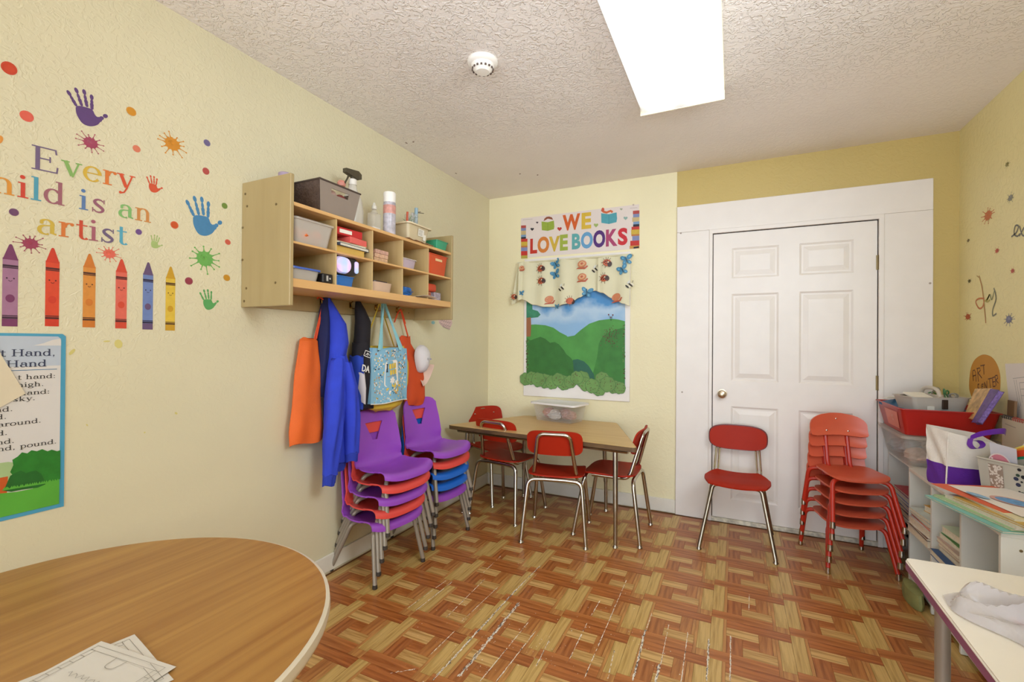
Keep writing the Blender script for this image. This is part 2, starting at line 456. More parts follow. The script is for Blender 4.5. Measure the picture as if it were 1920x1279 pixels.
for a in [((812,1275),(969,1105),.004,340,.35),((862,1268),(973,1131),.008,420,.3),((969,1105),(1012,1062),.003,150,.2),((781,1144),(847,1092),.002,120,.1),
          ((765,1140),(835,1090),.001,90,.1),((838,1157),(910,1085),.001,110,.1),((866,1165),(935,1100),.001,100,.1),((808,1227),(851,1185),.001,120,.1),
          ((845,1240),(900,1180),.0015,120,.1),((899,1279),(990,1168),.001,130,.1),((1094,1276),(1175,1087),.001,120,.05),((1066,1240),(1100,1170),.001,100,.1),
          ((1104,1162),(1124,1128),.001,90,.05),((1187,1275),(1210,1182),.004,420,.35),((1229,1279),(1236,1248),.006,600,.35),((1238,1250),(1254,1172),.001,100,.05),
          ((1277,1279),(1290,1185),.0014,150,.1),((1325,1276),(1329,1197),.003,330,.25),((1369,1276),(1370,1193),.002,280,.1),((1212,1180),(1222,1150),.001,60,0),
          ((1404,1145),(1405,1115),.0005,90,0),((930,1279),(1003,1185),.0015,140,.1),((1139,1275),(1152,1220),.001,110,.1),((720,1265),(776,1255),.006,60,.1),((905,1075),(940,1042),.001,60,0),((1005,1250),(1030,1200),.002,120,.2)]:
    scuff(*a)
for k in range(170):
    c = at(random.gauss(1000,140), random.gauss(1200,50), 'z', 0)
    c.z = .0008; r = random.uniform(.0008,.0026); sb.mi = 0
    sb.poly([c+Vector((r*math.cos(i*1.05)*random.uniform(.6,1.2), r*math.sin(i*1.05)*random.uniform(.6,1.2), 0)) for i in range(6)])
sb.build('scuff_mark', [m_sc, m_scd], fl, kind='stuff')
# ---- baseboards
def board(a, b2, name, par=None, m=None, bev=.004, **k):
    q = MB(); q.box(a, b2, bev); return q.build(name, m or m_base, par, **k)
board((.012,-.014,.004),(1.556,0,.1),'baseboard_back', kind='structure')
board((0,-2.6,.012),(.012,0,.1),'baseboard_left', kind='structure')
board((.0,-6.35,.012),(.012,-2.61,.1),'baseboard_left', kind='structure')
board((W-.012,-6.35,.004),(W,-.03,.1),'baseboard_right', kind='structure')
# ---- door casing
q = MB()
q.box((1.558,-.022,.0),(1.792,0,2.0345), .003); q.box((2.735,-.022,0),(2.991,0,2.0345), .003); q.box((1.558,-.022,2.035),(2.991,0,2.222),.003)
cas = q.build('trim_1', m_white, kind='structure', label='wide flat white board casing around the door')
q = MB(); q.box((1.775,-.034,0),(1.797,-.012,2.01),.003); q.box((2.731,-.034,0),(2.758,-.012,2.01),.003); q.box((1.775,-.034,2.006),(2.758,-.012,2.034),.003)
q.build('door_stop', m_white, cas)
q = MB(); q.box((1.79,-.03,0),(2.74,0,.028),.004); q.build('threshold', m_grime, cas)
for x, z in ((1.60,.885),(2.976,1.60),(1.585,2.03)):
    q = MB(); q.lathe([(.006,0),(.006,.002),(0,.003)], n=10, M=xf((x,-.022,z),rx=PI/2)); q.build('nail_head', mat('nail_grey','#a99c8e',.5), cas)
# ---- door
d0, d1, zt = 1.802, 2.726, 2.0
YD = -.018
q = MB(); q.box((1.792,-.004,.02),(2.735,-.001,2.012)); gap = q.build('door_gap_shade', m_gap, cas)  # dark sheet behind the door: shade of the gap put into its colour
def px2(a, b2): return at(a, b2, 'y', YD)
pan = []
for (xa, xb, ya, yb) in [(1372,1460,464,521),(1499,1601,451,513),(1371,1460,551,717),(1498,1600,544,720),(1370,1459,767,939),(1497,1599,770,965)]:
    p0 = px2(xa, (ya+yb)/2); p1 = px2(xb, (ya+yb)/2); zc0 = px2((xa+xb)/2, ya).z; zc1 = px2((xa+xb)/2, yb).z
    pan.append([p0.x, p1.x, zc1, zc0])
xl0, xl1 = sum(p[0] for p in pan[::2])/3, sum(p[1] for p in pan[::2])/3
xr0, xr1 = sum(p[0] for p in pan[1::2])/3, sum(p[1] for p in pan[1::2])/3
rows = []
for k in (0,2,4):
    rows.append(((pan[k][2]+pan[k+1][2])/2, (pan[k][3]+pan[k+1][3])/2))
print('door', xl0, xl1, xr0, xr1, rows)
rows = sorted(rows)
q = MB()
zs = [.03]+[v for r in rows for v in r]+[zt]
xs = [d0, xl0, xl1, xr0, xr1, d1]
for i in range(len(zs)-1):
    for j in range(5):
        if i % 2 == 1 and j in (1, 3): continue
        q.box((xs[j], YD, zs[i]), (xs[j+1], -.005, zs[i+1]))
door = q.build('door_1', m_white, kind='structure', label='white six-panel door')
for (za, zb) in rows:
    for (xa, xb) in ((xl0,xl1),(xr0,xr1)):
        q = MB(); prev = None
        for ins, dy in ((0,0),(.012,.007),(.022,.007),(.048,.001),(.052,.0)):
            r = q.ring([(xa+ins,YD+dy,za+ins),(xb-ins,YD+dy,za+ins),(xb-ins,YD+dy,zb-ins),(xa+ins,YD+dy,zb-ins)])
            if prev: q.bridge(prev, r)
            prev = r
        q.cap(prev); q.build('panel', m_white, door)
m_nick = mat('brushed_nickel', '#c8b9a0', .28, 1, var=0)
q = MB(); q.lathe([(.031,0),(.031,.004),(.014,.007),(.012,.03),(.024,.038),(.029,.05),(.024,.062),(.012,.068),(0,.069)], n=28, M=xf((1.862,YD,.887),rx=PI/2))
q.build('door_knob', m_nick, door, smooth=True)
for z in (1.74, 1.0):
    q = MB(); q.lathe([(.005,0),(.005,.09)], loc=(2.733,-.028,z-.045), n=10); q.box((2.72,-.022,z-.045),(2.745,-.019,z+.045))
    q.build('hinge', mat('brass_worn','#8d7a55',.4,.8), door)
# ---- window behind the mural
win = MB()
for a, c in (((.345,-.012,.9),(.375,0,1.9)),((1.185,-.012,.9),(1.225,0,1.9)),((.345,-.012,1.9),(1.225,0,1.93)),((.345,-.014,.79),(1.225,0,.9))):
    win.box(a, c, .002)
wn = win.build('window_1', m_white, kind='structure', label='white boxed-in window behind the mural panel')
q = MB(); q.box((.37,-.004,.88),(1.19,-.001,1.91)); q.build('window_board', m_white, wn)
# ---- ceiling fixture
fx = thing('ceiling_light', 'long white fluorescent wraparound light fixture on the ceiling', 'light', (1.69,-1.72,H))
ML, ww = .61, .193
q = MB(); q.box((-ww,-ML,-.03),(ww,ML,-.0),.004); q.build('housing', mat('fixture_white','#f3eee6',.4), fx)
q = MB()
prof = []
for k in range(13):
    a = PI*k/12; c_ = math.cos(a); s_ = math.sin(a)
    prof.append((-(ww+.004)*math.copysign(abs(c_)**.45, c_), -.025-.05*abs(s_)**.5))
q.loft([[(x, y, z) for x, z in prof] for y in (-ML+.004, ML-.004)], caps=True)
dm, nt_, bs_ = nt_mat('fluorescent_diffuser')
N_, L_ = nt_.nodes, nt_.links
bs_.inputs['Base Color'].default_value = (.9,.9,.88,1); bs_.inputs['Roughness'].default_value = .3
tc_ = N_.new('ShaderNodeTexCoord'); sx_ = N_.new('ShaderNodeSeparateXYZ'); L_.new(tc_.outputs['Object'], sx_.inputs[0])
ab_ = N_.new('ShaderNodeMath'); ab_.operation = 'ABSOLUTE'; L_.new(sx_.outputs[0], ab_.inputs[0])
# two tubes behind the lens: bright over each tube
d1_ = N_.new('ShaderNodeMath'); d1_.operation = 'SUBTRACT'; d1_.inputs[1].default_value = .09; L_.new(ab_.outputs[0], d1_.inputs[0])
d2_ = N_.new('ShaderNodeMath'); d2_.operation = 'ABSOLUTE'; L_.new(d1_.outputs[0], d2_.inputs[0])
mr_ = N_.new('ShaderNodeMapRange'); mr_.inputs[1].default_value = 0; mr_.inputs[2].default_value = .088; mr_.inputs[3].default_value = 1; mr_.inputs[4].default_value = .32
mr_.interpolation_type = 'SMOOTHSTEP'
L_.new(d2_.outputs[0], mr_.inputs[0])
ay_ = N_.new('ShaderNodeMath'); ay_.operation = 'ABSOLUTE'; L_.new(sx_.outputs[1], ay_.inputs[0])
my_ = N_.new('ShaderNodeMapRange'); my_.inputs[1].default_value = .5; my_.inputs[2].default_value = .6; my_.inputs[3].default_value = 1; my_.inputs[4].default_value = .3; L_.new(ay_.outputs[0], my_.inputs[0])
mu_ = N_.new('ShaderNodeMath'); mu_.operation = 'MULTIPLY'; L_.new(mr_.outputs[0], mu_.inputs[0]); L_.new(my_.outputs[0], mu_.inputs[1])
ms_ = N_.new('ShaderNodeMath'); ms_.operation = 'MULTIPLY'; ms_.inputs[1].default_value = LAMP; L_.new(mu_.outputs[0], ms_.inputs[0])
bs_.inputs['Emission Color'].default_value = (.93,.99,1.0,1); L_.new(ms_.outputs[0], bs_.inputs['Emission Strength'])
q.build('diffuser', dm, fx, smooth=True)
q = MB()
for s_ in (-1,1):
    q.box((-ww-.006, s_*ML-.004, -.078),(ww+.006, s_*ML+.004, -.0),.002)
    q.box((s_*(ww+.002)-.004,-ML,-.034),(s_*(ww+.002)+.004,ML,-.024))
q.build('frame', mat('fixture_edge','#f5ead0',.4), fx)
# ---- smoke detector
sd = thing('smoke_detector', 'round white smoke detector on the textured ceiling', 'smoke detector', (.917,-1.754,H))
m_pl = mat('white_plastic', '#f1ebe2', .35, var=0)
q = MB(); q.lathe([(.068,0),(.068,-.008),(.064,-.014),(.055,-.018),(.05,-.02)], n=36); q.build('base', m_pl, sd, smooth=True)
q = MB(); q.lathe([(.052,-.018),(.05,-.03),(.041,-.04),(.034,-.046),(.03,-.05),(0,-.052)], n=36); bd = q.build('cover', m_pl, sd, smooth=True)
q = MB()
for k in range(16):
    a = 2*PI*k/16; q.box((.0445,-.004,-.041),(.049,.004,-.034), M=Matrix.Rotation(a,4,'Z'))
q.build('vent', mat('vent_dark','#5b4a40',.6), bd)
# small grey smudges where old hooks were
sm = Art(lambda u,v,h: Vector((u,v,H-h)))
for (x,y) in ((975,326),(1008,328),(762,268),(775,266),(855,325)):
    p = at(x,y,'z',H); sm.add(ell(p.x,p.y,.006,.012,9,random.random()), mat('old_smudge','#a08a80',.7))
sm.build('smudge', bpy.data.objects['ceiling'])
# wall nicks on left wall
nk = Art(lambda u,v,h: Vector((h,u,v)))
for (x,y,rx,rz) in ((222,645,.012,.016),(200,640,.01,.003),(163,797,.002,.004),(271,811,.003,.003),(330,775,.004,.006),(135,660,.012,.005),(590,705,.002,.003),(558,648,.002,.003)):
    p = at(x,y,'x',0); nk.add(ell(p.y,p.z,rx,rz,9,random.random()), mat('paint_nick','#d2c476' if rx>.009 else '#8d7a4c',.7))
nk.build('paint_nick', bpy.data.objects['wall_left'])
# ================================================================ chairs
m_chr = mat('chrome', '#bdb6aa', .18, 1, var=0)
m_chrome_worn = mat('chrome_worn', '#a59c8c', .28, 1, var=.15, vscale=30)
m_red = mat('red_plastic', '#a8260e', .5, var=.04, bump=.05, bscale=300, spec=.2)
m_redin = mat('red_plastic_faded', '#c04a28', .35, var=.06)
m_foot = mat('dark_rubber', '#3a322c', .5, var=0)
def glide(leg, p, r=.013, m=None):
    q = MB(); q.lathe([(r*.75,.022),(r*.8,.012),(r*1.05,.008),(r*1.1,.003),(r*.8,0)], loc=(p[0],p[1],0), n=12)
    q.build('glide', m or m_chr, leg, smooth=True)
def chair_frame(root, fr, re, zf, tr, mt, inner=.1, spl=(0,0), gm=None, kink=.045):
    """four splayed tube legs, two cross rails under the seat"""
    for (w2, y, wt, yt) in (fr, re):
        for s in (-1, 1):
            q = MB(); q.tube(arc([(s*w2,y,.018),(s*wt,yt,zf-.004),(s*(wt-inner),yt*.97,zf)], kink, 7), tr, 10)
            lg = q.build('leg', mt, root, smooth=True); glide(lg, (s*w2, y), tr*1.15, gm)
        q = MB(); q.tube([(-(wt-inner),yt*.97,zf),((wt-inner),yt*.97,zf)], tr, 10); q.build('cross_rail', mt, root, smooth=True)
def seat_mesh(w, d, zc, name, m, root, dish=.012, th=.009, corner=.06, front_w=1.0, edge=None, y0=0):
    """dished seat plate"""
    q = MB()
    def f(a, b):
        u = (a-.5)*2; v = (b-.5)*2
        # superellipse remap
        k = 1/ max((abs(u)**5+abs(v)**5)**.2, 1e-6)*max(abs(u),abs(v)) if (u or v) else 1
        uu, vv = u*k, v*k
        wd = w/2*(1+(front_w-1)*(vv+1)/2)
        z = zc+dish*(uu*uu*.7) - .014*max(0, vv-.55)**2/.2 + dish*.8*max(0,-vv-.4)
        return Vector((uu*wd, y0+vv*d/2, z))
    q.grid(f, 20, 20, thick=th)
    return q.build(name, m, root, smooth=True)
def back_plate(pts_fn, w, h, curve, y, z, tilt, m, root, th=.009, name='backrest', mats=None):
    """curved plate: pts_fn(u,v)-> normalised outline remap, concave to the front"""
    q = MB()
    def f(a, b):
        u = (a-.5)*2; v = (b-.5)*2
        uu, vv = pts_fn(u, v)
        x = uu*w/2; zz = vv*h/2
        return Vector((x, y + curve*(uu*uu) - tilt*zz, z+zz))
    q.grid(f, 22, 12, thick=th)
    return q.build(name, mats or m, root, smooth=True)
def sup(n):
    def g(u, v):
        m_ = (abs(u)**n+abs(v)**n)**(1/n)
        k = max(abs(u),abs(v))/m_ if m_ > 1e-6 else 1
        return u*k, v*k
    return g
def rivet(root, x, y, z, m):
    q = MB(); q.lathe([(.006,0),(.0055,.002),(.003,.0035),(0,.004)], n=10, M=xf((x,y,z),rx=-PI/2)); q.build('rivet', m, root, smooth=True)
def loop_chair(label, group=None):
    t = thing('school_chair', label, 'chair', group=group)
    chair_frame(t, (.19,.205,.16,.14), (.197,-.215,.165,-.165), .385, .013, m_chr)
    seat_mesh(.36, .34, .405, 'seat', m_red, t, front_w=.97)
    q = MB(); q.tube(arc([(-.135,.1,.389),(-.135,-.135,.389),(-.098,-.215,.675),(.098,-.215,.675),(.135,-.135,.389),(.135,.1,.389)], .045, 7), .012, 10)
    q.build('back_frame', m_chr, t, smooth=True)
    back_plate(sup(4.5), .345, .155, .026, -.196, .615, .28, m_red, t)
    for s in (-1,1): rivet(t, s*.095, -.178, .64, m_chr)
    return t
c1 = loop_chair('red school chair at the front middle of the trapezoid table, its back to the camera', 'red chairs around the trapezoid table')
c1.location = (.905,-.70,0); c1.rotation_euler = (0,0,math.radians(12.6))
c2 = dup(c1, (.455,-.50,0), math.radians(-8), 'red school chair at the front left of the trapezoid table')
c3 = dup(c1, (1.215,-.505,0), math.radians(90), 'red school chair at the right end of the trapezoid table, seen from the side')
c4 = dup(c1, (.215,-.235,0), math.radians(-116), 'red school chair behind the trapezoid table in the corner by the left wall')
# single chair before the door: oval back on two pairs of slim rods
m_maroon = mat('maroon_edge', '#6e1a10', .3, var=0)
D = thing('school_chair', 'single red school chair with an oval back standing alone before the white door', 'chair', (1.955,-.335,0), math.radians(180-1))
chair_frame(D, (.2,.225,.132,.105), (.2,-.225,.14,-.12), .372, .012, m_chrome_worn, inner=.05, kink=.025)
q = MB()
def fD(a, b):
    u = (a-.5)*2; v = (b-.5)*2
    wd = .185-.03*abs(v)**3 - (.035*max(0,-v))
    return Vector((u*wd, v*.155 - .012*u*u*v, .386+.012*u*u-.01*max(0,v-.6)**2/.16+.012*max(0,-v-.3)))
q.grid(fD, 16, 16, thick=.01); q.build('seat', m_red, D, smooth=True)
back_plate(sup(3.2), .345, .155, .02, -.245, .605, .12, m_red, D)
back_plate(sup(3.2), .357, .167, .02, -.259, .605, .12, m_maroon, D, th=.004, name='backrest_shell')
for s in (-1,1):
    q = MB()
    for e in (-.011,.011):
        q.tube(arc([(s*.135+e,-.05,.375),(s*.128+e,-.19,.385),(s*.115+e,-.266,.60)], .05, 6), .0065, 8)
    q.build('back_rod', m_chr, D, smooth=True)
# stacked red chairs by the shelf
m_rp = mat('red_painted_steel', '#b82c18', .35, var=.03)
m_fade = wood('red_faded_ply', '#bd4a34', '#d06a50', 'x', 12, 3, .38, .02)
m_red_sheen = mat('red_seat_shell', '#d05c40', .3, var=.06, vscale=5)  # base lightened: glossy reflection on the seats is put into the colour
RS = thing('toddler_chair', 'red stacking chair, topmost of the stack by the white shelf, seat in full view', 'chair', group='red chairs stacked by the white shelf')
for (w2, y, wt, yt) in ((.165,.185,.138,.115),(.165,-.185,.15,-.15)):
    for s in (-1,1):
        q = MB(); q.tube(arc([(s*w2,y,.018),(s*wt,yt,.235),(s*(wt-.06),yt*.8,.243)], .05, 7), .0115, 10)
        lg = q.build('leg', m_rp, RS, smooth=True)
        q = MB(); q.lathe([(.012,.036),(.0125,.02),(.0135,.012),(.0135,.003),(.01,0)], loc=(s*w2,y,0), n=12); q.build('glide', m_chr, lg, smooth=True)
    q = MB(); q.tube([(-(wt-.06),yt*.8,.243),((wt-.06),yt*.8,.243)], .0105, 10); q.build('cross_rail', m_rp, RS, smooth=True)
q = MB()
def fR(a, b):
    u = (a-.5)*2; v = (b-.5)*2
    uu, vv = sup(3.8)(u, v)
    wd = .142+.016*max(0,vv)-.0*abs(vv)
    return Vector((uu*wd, .005+vv*.145, .258+.008*uu*uu-.012*max(0,vv-.5)**2/.25+.006*max(0,-vv-.3)))
q.grid(fR, 18, 18, thick=.009); q.build('seat', m_red_sheen, RS, smooth=True)
q = MB()
def fB(a, b):
    u = (a-.5)*2; v = b*2-1
    k = 1 if v < -.2 else math.sqrt(max(.02, 1-((v+.2)/1.22)**2.4))
    if v < -.75: k = 1-.25*((-v-.75)/.25)**2
    k = min(k, 1)
    uu = u*k
    return Vector((uu*.152, -.168+.03*uu*uu-.15*(v*.062)+.014*max(0,-v)**2, .500+v*.064-.012*uu*uu*(1 if v<0 else 0)))
q.grid(fB, 20, 14, thick=.009); q.build('backrest', m_red_sheen, RS, smooth=True)
for s in (-1,1):
    q = MB(); q.tube(arc([(s*.058,.02,.243),(s*.058,-.125,.246),(s*.056,-.182,.52)], .05, 6), .0115, 8); q.build('back_upright', m_rp, RS, smooth=True)
    rivet(RS, s*.057, -.146, .462, m_chr)
rivet(RS, 0, -.166, .53, m_chr)
rz = math.radians(180+14)
fdir = Vector((math.sin(math.radians(14)), -math.cos(math.radians(14)), 0))
base = Vector((2.513,-.345,0))
lab = ['bottom chair of the red stack by the white shelf, its legs on the floor', 'second red stacking chair from the bottom of the stack by the shelf', 'middle red stacking chair in the stack of five by the shelf',
       'second red stacking chair from the top of the stack by the shelf']
RS.rotation_euler = (0,0,rz); RS.location = base+Vector((0,0,4*.0655))+fdir*.045
for k in range(4):
    dup(RS, base+Vector((0,0,k*.0655))+fdir*.011*k, rz+random.uniform(-.015,.015), lab[k])

# ---- moulded shell chairs
m_pur = mat('purple_plastic', '#9448b8', .35, var=.03, bump=.12, bscale=500)
m_coral = mat('coral_plastic', '#dd4a42', .38, var=.03, bump=.12, bscale=500)
m_blue = mat('blue_plastic', '#1c66c8', .38, var=.03, bump=.12, bscale=500)
m_grey = mat('grey_painted_steel', '#9b9082', .35, .3, var=.05)
def shell_chair(label, group):
    t = thing('shell_chair', label, 'chair', group=group)
    # profile: seat front lip -> seat -> bend -> back top   (y forward, z up)
    prof = [(.185,.262),(.18,.283),(.155,.293),(.10,.288),(.03,.282),(-.035,.284),(-.08,.302),(-.102,.340),(-.115,.39),(-.122,.43),(-.130,.475),(-.137,.515),(-.143,.555),(-.147,.59),(-.149,.60)]
    pc = bez(prof, 3); n = len(pc)-1
    q = MB()
    ia = min(range(n+1), key=lambda i: abs(pc[i][1]-.43) + (10 if pc[i][0] > -.06 else 0))
    ib = min(range(n+1), key=lambda i: abs(pc[i][1]-.532) + (10 if pc[i][0] > -.06 else 0))
    cols = [-1,-.85,-.7,-.55,-.4,-.25,-.12,0,.12,.25,.4,.55,.7,.85,1]; nc = len(cols)-1
    def hw(i):
        y, z = pc[i]
        if y > -.06: return .178-.010*max(0,(.0-y))/.06
        return .170-.018*max(0,min(1,(z-.32)/.28))**1.4
    def fn(a, b):
        i = round(b*n); y, z = pc[i]; c = cols[round(a*nc)]
        h_ = hw(i)
        # hole column control: columns +-.4 are the hole sides
        hole = .064-.046*(ib-i)/max(1,ib-ia)
        hole = max(.018, min(.064, hole))
        near = max(0, 1-max(0, ia-i, i-ib)/4)
        x = c*h_
        if abs(c) <= .4: xx = c/.4*hole
        else: xx = math.copysign(hole+(abs(c)-.4)/.6*(h_-hole), c)
        x = x*(1-near)+xx*near
        e = (x/h_)**2
        z -= .038*e**3*max(0, min(1, (z-.47)/.12))
        if y > .1: y -= .03*e**2
        if y > -.06: z += .010*e
        if z < .32: z += .012*e*e
        if z > .31: y += .030*e*min(1,(z-.31)/.06)
        return Vector((x, y, z))
    sk = lambda i, j: ia <= j < ib and 4 <= i < nc-4
    q.grid(fn, nc, n, thick=.007, skip=sk)
    sh = q.build('shell', m_pur, t, smooth=True, auto=50)
    for (w2, y, wt, yt, inn) in ((.172,.175,.142,.125,.06),(.172,-.165,.135,-.05,.05)):
        for s in (-1,1):
            q = MB(); q.tube(arc([(s*w2,y,.018),(s*wt,yt,.262),(s*(wt-inn),yt*.75,.272)], .055, 7), .0115, 10)
            lg = q.build('leg', m_grey, t, smooth=True)
            q = MB(); q.lathe([(.0118,.022),(.0125,.016),(.0132,.010),(.0132,.003),(.01,0)], loc=(s*w2,y,0), n=12); q.build('glide', m_foot, lg, smooth=True)
        q = MB(); q.tube([(-(wt-inn),yt*.75,.272),((wt-inn),yt*.75,.272)], .0105, 10); q.build('cross_rail', m_grey, t, smooth=True)
    return t
def stack(proto, loc, rz, step, fwd, cols, labels, group, drift=0):
    f = Vector((-math.sin(rz), math.cos(rz), 0)); L = Vector(loc)
    for k, (cl, lb) in enumerate(zip(cols, labels)):
        p = L+Vector((0,drift*k,step*k))+f*fwd*k
        dup(proto, p, rz+random.uniform(-.01,.01), lb, group, swap=None if cl is m_pur else {'purple_plastic': cl})
proto = shell_chair('purple shell chair, topmost of the nearer stack under the hooks', 'shell chairs in the nearer stack')
rzP = math.radians(-90-6)
stack(proto, (.178,-1.575,0), rzP, .06, .006, [m_pur,m_coral,m_pur,m_coral],
      ['purple shell chair at the bottom of the nearer stack, legs on the floor','coral red shell chair second from the bottom of the nearer stack','purple shell chair in the middle of the nearer stack','coral red shell chair just under the top purple one of the nearer stack'], 'shell chairs in the nearer stack', .016)
fP = Vector((-math.sin(rzP), math.cos(rzP), 0))
proto.location = Vector((.178,-1.511,.24))+fP*.024; proto.rotation_euler = (0,0,rzP)
rzQ = math.radians(-90-5)
stack(proto, (.178,-1.09,0), rzQ, .066, .006, [m_pur,m_blue,m_blue,m_coral,m_pur],
      ['purple shell chair at the bottom of the farther stack beside the trapezoid table','lower blue shell chair in the farther stack','upper blue shell chair in the farther stack','coral red shell chair under the top one of the farther stack','purple shell chair topmost of the farther stack, near the trapezoid table'], 'shell chairs in the farther stack')

# ================================================================ tables
m_lam = wood('table_laminate', '#c9a064', '#d8b478', 'x', 30, 1.5, .35, .01, contrast=(.3,.7))
m_dkedge = wood('table_edge_dark', '#4a3520', '#6d5232', 'x', 30, 6, .4)
tt = thing('trapezoid_table', 'trapezoid wood-look school table with dark edge in the corner', 'table')
TP = [(.06,-.725),(1.44,-.845),(1.14,-.05),(.38,-.05)]
def rounded(P, r, n=5):
    o = []
    for i in range(len(P)):
        p = Vector((*P[i],0)); a = (Vector((*P[i-1],0))-p).normalized()*r; c = (Vector((*P[(i+1)%len(P)],0))-p).normalized()*r
        for k in range(n+1):
            t_ = k/n; v = (1-t_)**2*(p+a)+2*t_*(1-t_)*p+t_*t_*(p+c); o.append((v.x, v.y))
    return o
O = rounded(TP, .035)
cx_, cy_ = .76, -.4
q = MB(); q.loft([[(x,y,.603) for x,y in O],[(x,y,.6285) for x,y in O]]); q.build('edge_band', m_dkedge, tt)
q = MB(); I = [(cx_+(x-cx_)*.994, cy_+(y-cy_)*.994) for x,y in O]
q.loft([[(x,y,.6284) for x,y in I],[(x,y,.631) for x,y in I]]); q.build('tabletop', m_lam, tt)
q = MB(); I2 = [(cx_+(x-cx_)*.9, cy_+(y-cy_)*.88) for x,y in TP]
for i in range(4):
    a, c = I2[i], I2[(i+1)%4]; q.tube([(a[0],a[1],.59),(c[0],c[1],.59)], .012, 6)
q.build('apron_rail', m_chrome_worn, tt)
for (a, c) in (((1.297,-.765),(1.285,-.73)),((.17,-.68),(.19,-.65)),((1.095,-.19),(1.08,-.21)),((.42,-.16),(.44,-.19))):
    q = MB(); q.tube([(a[0],a[1],.02),(.15*c[0]+.85*a[0],.15*c[1]+.85*a[1],.24)], .0125, 12); q.tube([(.15*c[0]+.85*a[0],.15*c[1]+.85*a[1],.22),(c[0],c[1],.605)], .0155, 12)
    lg = q.build('leg', m_chrome_worn, tt, smooth=True); glide(lg, a, .015)
# round table
m_oak = wood('round_table_oak', '#95622c', '#b58644', 'y', 34, 1.1, .4, .015, 5, contrast=(.25,.72))
m_cream = mat('cream_edge', '#d9cdb6', .4, var=.03)
rt = thing('round_table', 'large round wood-grain table with a cream edge at the lower left', 'table', (.675,-3.085,0))
RR = .522
q = MB(); q.lathe([(RR-.004,.567),(RR+.001,.571),(RR+.003,.58),(RR+.001,.596),(RR-.006,.5995),(RR-.03,.5985)], n=96); q.build('edge_band', m_cream, rt, smooth=True)
q = MB(); q.lathe([(RR-.02,.57),(RR-.008,.6),(0,.6005)], n=96); q.build('tabletop', m_oak, rt)
q = MB(); q.lathe([(RR-.0085,.6003),(RR-.0065,.6003)], n=96)
for k in range(4):
    a = PI/4+k*PI/2; p = (.36*math.cos(a), .36*math.sin(a))
    q2 = MB(); q2.tube([(p[0]*1.08,p[1]*1.08,.02),(p[0],p[1],.57)], .016, 12); lg = q2.build('leg', m_grey, rt, smooth=True); glide(lg, (p[0]*1.08,p[1]*1.08), .016)
q.bm.free()
# white table
m_wlam = mat('white_laminate', '#ebe2d4', .4, var=.02)
m_purple_edge = mat('purple_edge', '#8a4a74', .4, var=.03)
wt_ = thing('white_table', 'white-topped table with a purple edge at the lower right', 'table')
O = rounded([(2.372,-3.1),(3.085,-3.1),(3.085,-1.80),(2.392,-1.80)], .02)
cx_, cy_ = 2.74, -2.4
q = MB(); q.loft([[(x,y,.572) for x,y in O],[(x,y,.593) for x,y in O]]); q.build('edge_band', m_purple_edge, wt_)
I = [(cx_+(x-cx_)*.994, cy_+(y-cy_)*.997) for x,y in O]
q = MB(); q.loft([[(x,y,.592) for x,y in O],[(x,y,.5945) for x,y in O],[(x,y,.597) for x,y in I],[(x,y,.6) for x,y in I]]); q.build('tabletop', m_wlam, wt_)
for p in ((2.44,-1.93),(3.03,-1.93),(2.44,-2.98),(3.03,-2.98)):
    q = MB(); q.tube([(p[0],p[1],.02),(p[0],p[1],.575)], .0165, 14); lg = q.build('leg', m_grey, wt_, smooth=True); glide(lg, p, .018)
# ================================================================ wall shelf with cubbies
m_pan = wood('shelf_side_ply', '#a58e60', '#b09a6c', 'z', 20, 2, .4, .01, contrast=(.2,.8))
m_brd = wood('shelf_board_birch', '#cf9d60', '#e0b478', 'y', 40, 2, .42, .015, contrast=(.25,.75))
m_div = wood('shelf_divider_birch', '#c4a56e', '#d0b480', 'z', 40, 2, .42, .015, contrast=(.25,.75))
sh = thing('wall_cubby_shelf', 'birch wall shelf with ten cubbies and a coat hook rail on the left wall', 'shelf', (0,0,0))
Y0, Y1, XD = -2.23, -1.055, .305
q = MB(); q.box((.0,Y0-.018,1.374),(XD,Y0,1.915),.003); q.build('side_panel', m_pan, sh)
q = MB(); q.box((.0,Y1,1.374),(XD,Y1+.018,1.915),.003); q.build('side_panel', m_pan, sh)
for nm, z, th in (('top_board',1.788,.016),('middle_board',1.632,.01),('bottom_board',1.452,.036)):
    q = MB(); q.box((.008,Y0,z),(XD-.006,Y1,z+th),.002); q.build(nm, m_brd, sh)
for k in range(1,5):
    y = Y0+(Y1-Y0)*k/5
    q = MB(); q.box((.008,y-.004,1.488),(XD-.012,y+.004,1.632)); q.box((.008,y-.004,1.642),(XD-.012,y+.004,1.788)); q.build('divider', m_div, sh)
q = MB(); q.box((.0005,Y0,1.44),(.008,Y1,1.8)); q.build('back_panel', m_div, sh)
q = MB(); q.box((.0005,Y0,1.378),(.016,Y1,1.452),.002); rail = q.build('hook_rail', m_pan, sh)
m_br = mat('brass', '#b08d45', .25, 1, var=0)
m_scr = mat('screw_head', '#7d6a48', .4, .6, var=0)
q = MB()
for (x, z) in ((.022,1.865),(.022,1.40),(.035,1.81),(.035,1.455),(.0,1.72),(.22,1.796),(.22,1.47),(.004,1.58)):
    q.lathe([(.0055,0),(.0055,.0015),(0,.002)], n=8, M=xf((max(x,.008),Y0-.018,z),rx=PI/2))
q.build('screw', m_scr, sh.children[0] if False else [c for c in bpy.data.objects if c.parent==sh][0])
HY = [-2.12,-1.832,-1.63,-1.431,-1.239]
